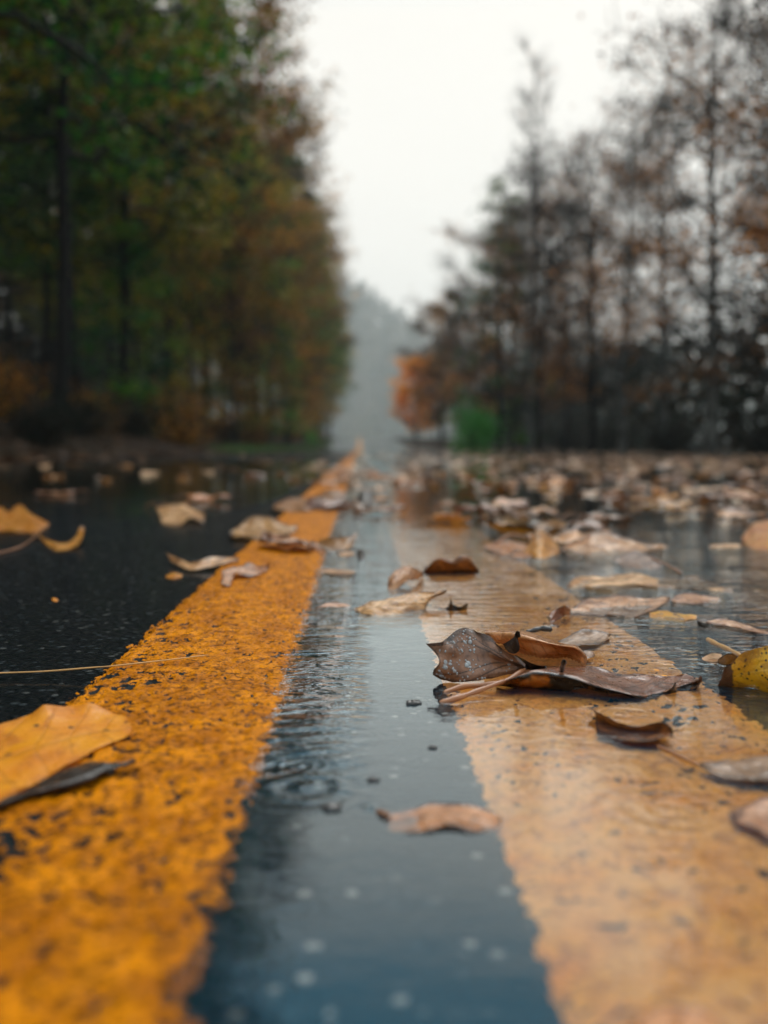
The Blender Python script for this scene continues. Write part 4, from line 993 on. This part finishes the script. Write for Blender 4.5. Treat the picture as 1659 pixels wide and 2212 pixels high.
def make_tree(name, seed, H, r0, base, rad, style, nlimb, nsub, nleaf, lsize, crownm, barkm, twigs=0, sigma=0.4):
    rs = np.random.RandomState(seed)
    TV, TF, off = [], [], 0
    def add(pts, rad_, sides):
        nonlocal off
        V, F = tube_arrays(pts, rad_, sides); TV.append(V); TF.append(F + off); off += len(V)
    nT = 12; tt = np.linspace(0, 1, nT)
    lean = rs.normal(0, 0.025, 2)
    tr = np.stack([lean[0] * H * tt + np.cumsum(rs.normal(0, 0.07, nT)) * 0.8, lean[1] * H * tt + np.cumsum(rs.normal(0, 0.07, nT)) * 0.8, tt * H * 0.97 - 0.4], 1)
    tr[0, :2] = 0
    rad_t = r0 * (1 - tt) ** 0.75 + 0.015; rad_t[0] *= 1.45; rad_t[1] *= 1.06
    add(tr, rad_t, 9)
    LC, LT = [], []
    ends = []
    for i in range(nlimb):
        f = base + (0.98 - base) * (i + rs.rand()) / nlimb
        p0 = np.array([np.interp(f, tt, tr[:, k]) for k in range(3)])
        s = (f - base) / (1 - base)
        if style == 'conifer': ln = rad * (1.02 - s) ** 0.8 * rs.uniform(0.7, 1.1) + 0.3; el = rs.uniform(-0.15, 0.25)
        elif style == 'upright': ln = rad * (0.55 + 0.45 * (1 - s)) * rs.uniform(0.7, 1.2); el = rs.uniform(0.8, 1.25)
        else: ln = rad * (0.45 + 0.6 * math.sin(PI * min(1, s * 0.85 + 0.12))) * rs.uniform(0.65, 1.15); el = rs.uniform(0.15, 0.85)
        az = i * 2.4 + rs.uniform(-0.5, 0.5)
        d = np.array([math.cos(az) * math.cos(el), math.sin(az) * math.cos(el), math.sin(el)])
        k = 6; q = np.linspace(0, 1, k)[:, None]
        droop = np.array([0, 0, -0.10 if style == 'conifer' else 0.12]) * ln
        lp_ = p0 + d * q * ln + droop * q * q + np.vstack([np.zeros(3), rs.normal(0, 0.05 * ln, (k - 1, 3))])
        rl_ = max(0.02, np.interp(f, tt, rad_t) * 0.55)
        add(lp_, rl_ * (1 - q[:, 0]) ** 0.8 + 0.008, 5)
        tone = rs.uniform(0, 1)
        for j in range(nsub):
            g_ = rs.uniform(0.25, 1.0)
            b0 = np.array([np.interp(g_, q[:, 0], lp_[:, c_]) for c_ in range(3)])
            sd_ = d + rs.normal(0, 0.65, 3); sd_[2] += 0.1 if style != 'conifer' else -0.05; sd_ /= np.linalg.norm(sd_)
            sl = ln * rs.uniform(0.22, 0.48)
            sp_ = b0 + sd_ * np.linspace(0, 1, 4)[:, None] * sl + np.vstack([np.zeros(3), rs.normal(0, 0.06 * sl, (3, 3))])
            add(sp_, np.array([0.028, 0.02, 0.014, 0.006]) * (0.5 + r0 * 1.5), 4)
            for tw_ in range(twigs):
                h0 = sp_[rs.randint(1, 4)]; td = sd_ + rs.normal(0, 0.8, 3); td[2] += 0.25; td /= np.linalg.norm(td)
                tl_ = rs.uniform(0.4, 1.1)
                tp = h0 + td * np.linspace(0, 1, 3)[:, None] * tl_ + np.vstack([np.zeros(3), rs.normal(0, 0.06, (2, 3))])
                add(tp, np.array([0.012, 0.008, 0.004]), 3)
                ends.append(tp[2])
            nl = max(1, int(nleaf * rs.uniform(0.3, 1.7)))
            w_ = rs.rand(nl)[:, None]
            c0 = sp_[0] * (1 - w_) + sp_[3] * w_ + rs.normal(0, sigma, (nl, 3)) * np.array([1, 1, 0.6])
            LC.append(c0); LT.append(np.clip(tone + rs.normal(0, 0.12, nl), 0, 1))
    C = np.vstack(LC); T = np.concatenate(LT)
    V, F, tn = quad_leaves(C, rs.uniform(0.6, 1.35, len(C)) * lsize, T, False, rs)
    root = empty(name)
    trunk = mesh_obj('trunk', np.vstack(TV), np.vstack(TF), barkm, root)
    crown = mesh_obj('crown', V, F, crownm, root, False, {'tint': tn})
    return [root, trunk, crown]

def place(tr, X, Y, s, rz, label, group, used, name=None, z=None):
    if used[0]:
        r = tr[0].copy(); col.objects.link(r)
        for c in tr[1:]:
            c2 = c.copy(); col.objects.link(c2); c2.parent = r
    else:
        r = tr[0]; used[0] = True
    r.location = (X, Y, float(ground_z(X, Y)) - 0.05 if z is None else z)
    r.rotation_euler = (0, 0, rz); r.scale = (s, s, s)
    tag(r, label, 'tree', group)
    return r

T_L = []
for k, (nm, H, r0, base, rad, st, nl, ns, nlf, ls, cm, bk) in enumerate([
    ('autumn_tree', 22, 0.15, 0.27, 5.0, 'round', 34, 6, 52, 0.20, 'c_brown', 'bark'),
    ('autumn_tree', 25, 0.15, 0.32, 4.6, 'round', 34, 6, 46, 0.19, 'c_brown', 'bark'),
    ('evergreen_tree', 24, 0.14, 0.27, 4.4, 'conifer', 44, 6, 46, 0.18, 'c_green', 'bark'),
    ('autumn_tree', 20, 0.13, 0.24, 4.8, 'round', 32, 6, 52, 0.20, 'c_olive', 'bark'),
    ('evergreen_tree', 21, 0.12, 0.32, 3.8, 'conifer', 40, 6, 44, 0.17, 'c_green', 'bark')]):
    T_L.append((make_tree(nm, 300 + k, H, r0, base, rad, st, nl, ns, nlf, ls, M[cm], M[bk]), [False], nm, cm))
LABT = {'c_brown': ('rusty brown leaved tree in the dark forest left of the road', 'rusty brown trees of the left forest'),
        'c_green': ('dark green evergreen tree in the dark forest left of the road', 'evergreen trees of the left forest'),
        'c_olive': ('yellow olive leaved tree in the dark forest left of the road', 'yellow olive trees of the left forest')}
tr_ = np.random.RandomState(77)
rowsL = [(-6.6, 15, 6.5), (-9.4, 12, 5.5), (-13, 14, 7), (-19, 12, 9), (-25, 18, 11)]
order = [4, 2, 3, 1, 2, 0, 4, 3, 1, 2, 0, 3]
ci = 0
for ri, (bx, y0, sp) in enumerate(rowsL):
    y = y0; 
    while y < (230 if ri < 2 else 120):
        k = order[ci % len(order)]; ci += 1
        tr3, used, nm, cm = T_L[k]
        X = bx + tr_.uniform(-0.9, 0.9); Yp = y + tr_.uniform(-1.5, 1.5)
        s = tr_.uniform(0.85, 1.12) * (1 + 0.35 * min(1.0, max(0.0, (Yp - 60) / 60)))
        if ri == 0 and Yp < 30: s *= 0.95
        place(tr3, X, Yp, s, tr_.uniform(0, 6.28), LABT[cm][0], LABT[cm][1], used)
        y += sp * tr_.uniform(0.8, 1.2) * (1 + y / 160)

# young trees at the forest edge
T_S = []
for k, (H, rad, st, cm, nm) in enumerate([(9, 2.6, 'round', 'c_orange', 'orange_sapling'), (10, 2.6, 'round', 'c_olive', 'yellow_sapling'), (8.5, 2.2, 'conifer', 'c_green', 'green_sapling'), (11, 2.8, 'round', 'c_brown', 'brown_sapling')]):
    T_S.append((make_tree(nm, 400 + k, H, 0.07, 0.10, rad, st, 24, 5, 26, 0.17, M[cm], M['bark'], 0, 0.3), [False]))
LABS = [('small orange leaved tree at the edge of the left forest', 'small orange trees at the left forest edge'), ('small yellow olive tree at the edge of the left forest', 'small yellow trees at the left forest edge'),
        ('small green tree at the edge of the left forest', 'small green trees at the left forest edge'), ('small brown leaved tree at the edge of the left forest', 'small brown trees at the left forest edge')]
for i_, (X, Yp, k, s) in enumerate([(-6.4, 29, 2, 0.8), (-5.9, 36, 1, 0.8), (-5.6, 42, 3, 0.9), (-5.4, 45, 1, 1.0), (-5.0, 52, 3, 1.15), (-5.3, 58, 2, 1.0), (-4.9, 66, 1, 1.0), (-5.2, 75, 3, 1.2), (-4.8, 86, 0, 1.0), (-4.9, 98, 3, 1.3), (-4.6, 114, 1, 1.2), (-4.6, 132, 3, 1.3)]):
    place(T_S[k][0], X, Yp, s, tr_.uniform(0, 6.28), LABS[k][0], LABS[k][1], T_S[k][1])

# right row
T_R = []
for k, (H, r0, base, rad, st, nl, ns, nlf, ls, cm, bk, tw_) in enumerate([
    (15, 0.14, 0.16, 4.2, 'round', 30, 7, 38, 0.14, 'c_sparse', 'bark', 5),
    (17, 0.17, 0.18, 4.0, 'round', 32, 7, 30, 0.14, 'c_sparse', 'palebark', 4),
    (14, 0.17, 0.16, 3.6, 'round', 28, 7, 46, 0.14, 'c_sparse', 'bark', 5)]):
    T_R.append((make_tree('sparse_tree', 500 + k, H, r0, base, rad, st, nl, ns, nlf, ls, M[cm], M[bk], tw_, 0.45), [False]))
LABR = [('thin late autumn tree with dark trunk in the row right of the road', 'sparse dark trunked trees right of the road'),
        ('thin late autumn tree with grey trunk in the row right of the road', 'sparse grey trunked trees right of the road'),
        ('rust flecked thin tree with dark trunk in the row right of the road', 'rust flecked sparse trees right of the road')]
y = 19; i = 0
pos_r = [(10.2, 20.5, 0, 1.0), (11.8, 24, 2, 1.0), (10.0, 28, 1, 0.78), (9.0, 34, 1, 0.68), (13.5, 31, 0, 1.0), (9.6, 41, 2, 0.88), (8.6, 47, 0, 0.85), (13.5, 44, 1, 1.0),
         (9.4, 55, 1, 0.85), (9.6, 63, 2, 0.98), (12.5, 60, 0, 1.0), (9.4, 73, 0, 1.1), (9.8, 84, 2, 0.95), (9.8, 97, 1, 0.72), (9.6, 112, 2, 0.8), (9.8, 128, 0, 0.75), (17, 36, 2, 1.0)]
for (X, Yp, k, s) in pos_r:
    tr3, used = T_R[k]
    place(tr3, X, Yp, s, tr_.uniform(0, 6.28), LABR[k][0], LABR[k][1], used)
t_up = make_tree('bare_tree', 610, 19, 0.075, 0.3, 2.2, 'upright', 26, 5, 2, 0.12, M['c_sparse'], M['bark'], 5, 0.3)
place(t_up, 8.6, 47.5, 1.0, 0.4, 'tall bare tree with upright twigs rising above the right hand row', None, [False])
t_up2 = make_tree('sparse_evergreen', 611, 16, 0.18, 0.1, 2.6, 'conifer', 34, 6, 22, 0.17, M['c_green'], M['bark'], 0, 0.35)
place(t_up2, 8.2, 58, 1.05, 0.4, 'narrow dark green tree beside the tall bare tree on the right', None, [False])
t_or = make_tree('orange_tree', 620, 12, 0.2, 0.08, 4.4, 'round', 30, 7, 60, 0.26, M['c_orange'], M['bark'], 0, 0.5)
place(t_or, 7.0, 122, 0.82, 0.0, 'bright orange autumn tree at the far end of the right row', None, [False])
t_br = make_tree('brown_tree', 621, 14, 0.2, 0.08, 4.0, 'round', 30, 7, 40, 0.24, M['c_brown'], M['bark'], 0, 0.5)
place(t_br, 8.6, 104, 1.05, 0.0, 'dull brown tree just nearer than the bright orange tree on the right', None, [False])

# shrubs
def make_shrub(seed, H, rad, nleaf, lsize, cm, name='shrub'):
    rs = np.random.RandomState(seed); TV, TF, off = [], [], 0; LC, LT = [], []
    for i in range(14):
        az = rs.uniform(0, 6.28); el = rs.uniform(0.5, 1.4); ln = H * rs.uniform(0.6, 1.05)
        d = np.array([math.cos(az) * math.cos(el) * rad / H * 1.3, math.sin(az) * math.cos(el) * rad / H * 1.3, math.sin(el)])
        pts = d * np.linspace(0, 1, 5)[:, None] * ln + np.vstack([np.zeros(3), rs.normal(0, 0.05 * H, (4, 3))]); pts[0, 2] = -0.1
        V, F = tube_arrays(pts, np.array([0.03, 0.022, 0.016, 0.01, 0.004]), 5); TV.append(V); TF.append(F + off); off += len(V)
        tone = rs.rand()
        nl = nleaf // 14; w_ = rs.uniform(0.1, 1, nl)
        c0 = np.stack([np.interp(w_, np.linspace(0, 1, 5), pts[:, k]) for k in range(3)], 1) + rs.normal(0, 0.17 * H, (nl, 3)) * np.array([1, 1, 0.7])
        c0[:, 2] = np.maximum(c0[:, 2], 0.05); LC.append(c0); LT.append(np.clip(tone + rs.normal(0, 0.2, nl), 0, 1))
    V, F, tn = quad_leaves(np.vstack(LC), rs.uniform(0.6, 1.3, sum(map(len, LC))) * lsize, np.concatenate(LT), False, rs)
    root = empty(name); s_ = mesh_obj('stems', np.vstack(TV), np.vstack(TF), M['bark'], root)
    f_ = mesh_obj('foliage', V, F, M[cm], root, False, {'tint': tn})
    return [root, s_, f_]
S1 = (make_shrub(1, 1.8, 1.3, 2200, 0.12, 'c_dark'), [False]); S2 = (make_shrub(2, 2.2, 1.4, 2200, 0.12, 'c_brown'), [False]); S3 = (make_shrub(3, 2.4, 1.0, 2600, 0.12, 'c_shrub', 'green_shrub'), [False])
def put_shrub(S, X, Y, s, label, group):
    r = place(S[0], X, Y, s, tr_.uniform(0, 6.28), label, group, S[1]); r['category'] = 'shrub'
y = 11
while y < 110:
    S, lab, grp = (S1, 'dark low shrub under the left forest edge', 'dark shrubs under the left forest') if tr_.rand() < 0.72 else (S2, 'brown leaved shrub under the left forest edge', 'brown shrubs under the left forest')
    put_shrub(S, -4.6 - tr_.rand() * 4.0, y, tr_.uniform(0.45, 1.0), lab, grp)
    y += 1.7 * (1 + y / 60)
put_shrub(S3, 6.5, 57, 1.35, 'bright green shrub between trunks in the right hand row', None)
put_shrub(S3, -4.4, 95, 0.55, 'low bright green shrub on the left verge near the vanishing point', None)
for (X, Yp, s) in [(14, 24, 1.0), (17, 30, 1.2), (15, 36, 1.2), (18, 42, 1.3), (15, 48, 1.3), (14.5, 56, 1.4), (14, 66, 1.5), (13.5, 80, 1.5), (13, 95, 1.6), (12, 27, 0.8), (12.5, 40, 0.9)]:
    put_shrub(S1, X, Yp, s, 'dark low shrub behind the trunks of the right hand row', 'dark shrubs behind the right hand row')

# dense wood deep behind the left trees
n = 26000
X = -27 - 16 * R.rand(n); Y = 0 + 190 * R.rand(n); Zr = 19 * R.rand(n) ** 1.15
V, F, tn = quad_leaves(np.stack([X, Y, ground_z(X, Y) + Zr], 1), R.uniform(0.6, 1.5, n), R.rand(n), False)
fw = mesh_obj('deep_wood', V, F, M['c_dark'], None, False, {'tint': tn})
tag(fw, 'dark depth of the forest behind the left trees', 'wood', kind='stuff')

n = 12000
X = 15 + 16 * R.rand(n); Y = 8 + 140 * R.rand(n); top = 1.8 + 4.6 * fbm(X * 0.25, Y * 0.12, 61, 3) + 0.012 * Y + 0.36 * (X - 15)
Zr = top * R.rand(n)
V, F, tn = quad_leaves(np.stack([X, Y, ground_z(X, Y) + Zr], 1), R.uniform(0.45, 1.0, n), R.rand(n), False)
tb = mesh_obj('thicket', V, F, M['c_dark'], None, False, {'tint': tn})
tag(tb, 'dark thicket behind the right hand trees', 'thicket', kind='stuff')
# a tree beside the camera whose boughs reach over the road and darken the near water
t_ov = make_tree('overhanging_tree', 640, 16, 0.24, 0.42, 6.6, 'round', 34, 8, 60, 0.17, M['c_green'], M['bark'], 2, 0.4)
place(t_ov, -5.9, 11.4, 1.0, 0.6, 'broad tree just outside the photo at left, boughs over the road', None, [False])

# ------------------------------------------------------------------ far hill
KH = 4.0
hx = np.linspace(-260, 260, 80) * KH; hy = np.linspace(255, 520, 50) * KH
HX, HY = np.meshgrid(hx, hy)
def hill_z(X, Y):
    X = X / KH; Y = Y / KH
    rise = smooth01((Y - 262) / 90.0)
    prof = 16 + 42 * np.exp(-((X + 22) / 42.0) ** 2) + 16 * np.exp(-((X - 80) / 60.0) ** 2) + 26 * np.exp(-((X + 130) / 70) ** 2)
    return (-3 + rise * prof + (fbm(X * 0.03, Y * 0.03, 8) - 0.5) * 10 * rise) * KH
m, t, out = new_mat('hill_ground'); p = t.pos()
principled(t, out, t.mix(t.noise(p, 0.08, 4), (0.03, 0.04, 0.02), (0.06, 0.045, 0.025)), 0.9, None, 0.1)
hill = mesh_obj('hill', np.stack([HX.ravel(), HY.ravel(), hill_z(HX, HY).ravel()], 1), grid_faces(len(hy), len(hx)), m)
tag(hill, kind='structure')
cs = []
hr = np.random.RandomState(3)
for k in range(2000):
    X = hr.uniform(-110, 110) * KH; Y = hr.uniform(258, 370) * KH; hgt = hr.uniform(6, 13) * 3.8; wd = hr.uniform(2.2, 4.2) * 2.6
    nl = 34
    q = hr.rand(nl)
    c0 = np.stack([X + hr.normal(0, 1, nl) * wd * (1.1 - q) * 0.8, Y + hr.normal(0, 1, nl) * wd * 0.5, hill_z(np.full(nl, X), np.full(nl, Y)) + hgt * (0.1 + 0.9 * q)], 1)
    cs.append((c0, np.full(nl, hr.rand())))
C = np.vstack([c_[0] for c_ in cs]); T = np.concatenate([c_[1] for c_ in cs])
V, F, tn = quad_leaves(C, hr.uniform(3.5, 8.5, len(C)), T, False, hr)
M['c_far'] = tint_mat('distant_foliage', [(0.02, 0.045, 0.022), (0.035, 0.055, 0.022), (0.09, 0.065, 0.025), (0.03, 0.05, 0.03), (0.05, 0.06, 0.02)])
dw = mesh_obj('distant_wood', V, F, M['c_far'], None, False, {'tint': tn})
tag(dw, 'misty wood covering the far hillside', 'wood', kind='stuff')

# grass along the left verge
n = 9000
X = -3.1 - np.abs(R.normal(0, 0.55, n)); Y = 28 + 90 * R.rand(n)
gz = ground_z(X, Y); hh = R.uniform(0.08, 0.28, n); az = R.uniform(0, 6.28, n); lw = 0.02
dx, dy = np.cos(az) * lw, np.sin(az) * lw
ln_ = R.normal(0, 0.06, (n, 2))
V = np.stack([np.stack([X - dx, Y - dy, gz], 1), np.stack([X + dx, Y + dy, gz], 1), np.stack([X + ln_[:, 0], Y + ln_[:, 1], gz + hh], 1)], 1).reshape(-1, 3)
m, t, out = new_mat('verge_grass')
principled(t, out, t.mix(t.noise(t.pos(), 1.5, 3), (0.05, 0.14, 0.03), (0.09, 0.16, 0.03)), 0.5, None, 0.3)
gr = mesh_obj('grass', V, np.arange(n * 3).reshape(n, 3), m, None, False)
tag(gr, 'green grass along the left verge', 'grass', kind='stuff')

# ------------------------------------------------------------------ the misty air
HAZE = 0.00042
if HAZE:
    b = np.array([(-1120, -64, -32), (1120, -64, -32), (1120, 2170, -32), (-1120, 2170, -32), (-1120, -64, 300), (1120, -64, 300), (1120, 2170, 300), (-1120, 2170, 300)], float)
    hz_f = [(0, 3, 2, 1), (4, 5, 6, 7), (0, 1, 5, 4), (1, 2, 6, 5), (2, 3, 7, 6), (3, 0, 4, 7)]
    m, t, out = new_mat('misty_air')
    pv = t.new('ShaderNodeVolumePrincipled'); pv.inputs['Color'].default_value = (0.93, 0.95, 0.94, 1); pv.inputs['Density'].default_value = HAZE
    pv.inputs['Anisotropy'].default_value = 0.2
    t.l.new(pv.outputs[0], out.inputs['Volume'])
    hz = mesh_obj('haze', b, hz_f, m, None, False)
    tag(hz, 'pale rainy mist filling the air', 'haze', kind='stuff')
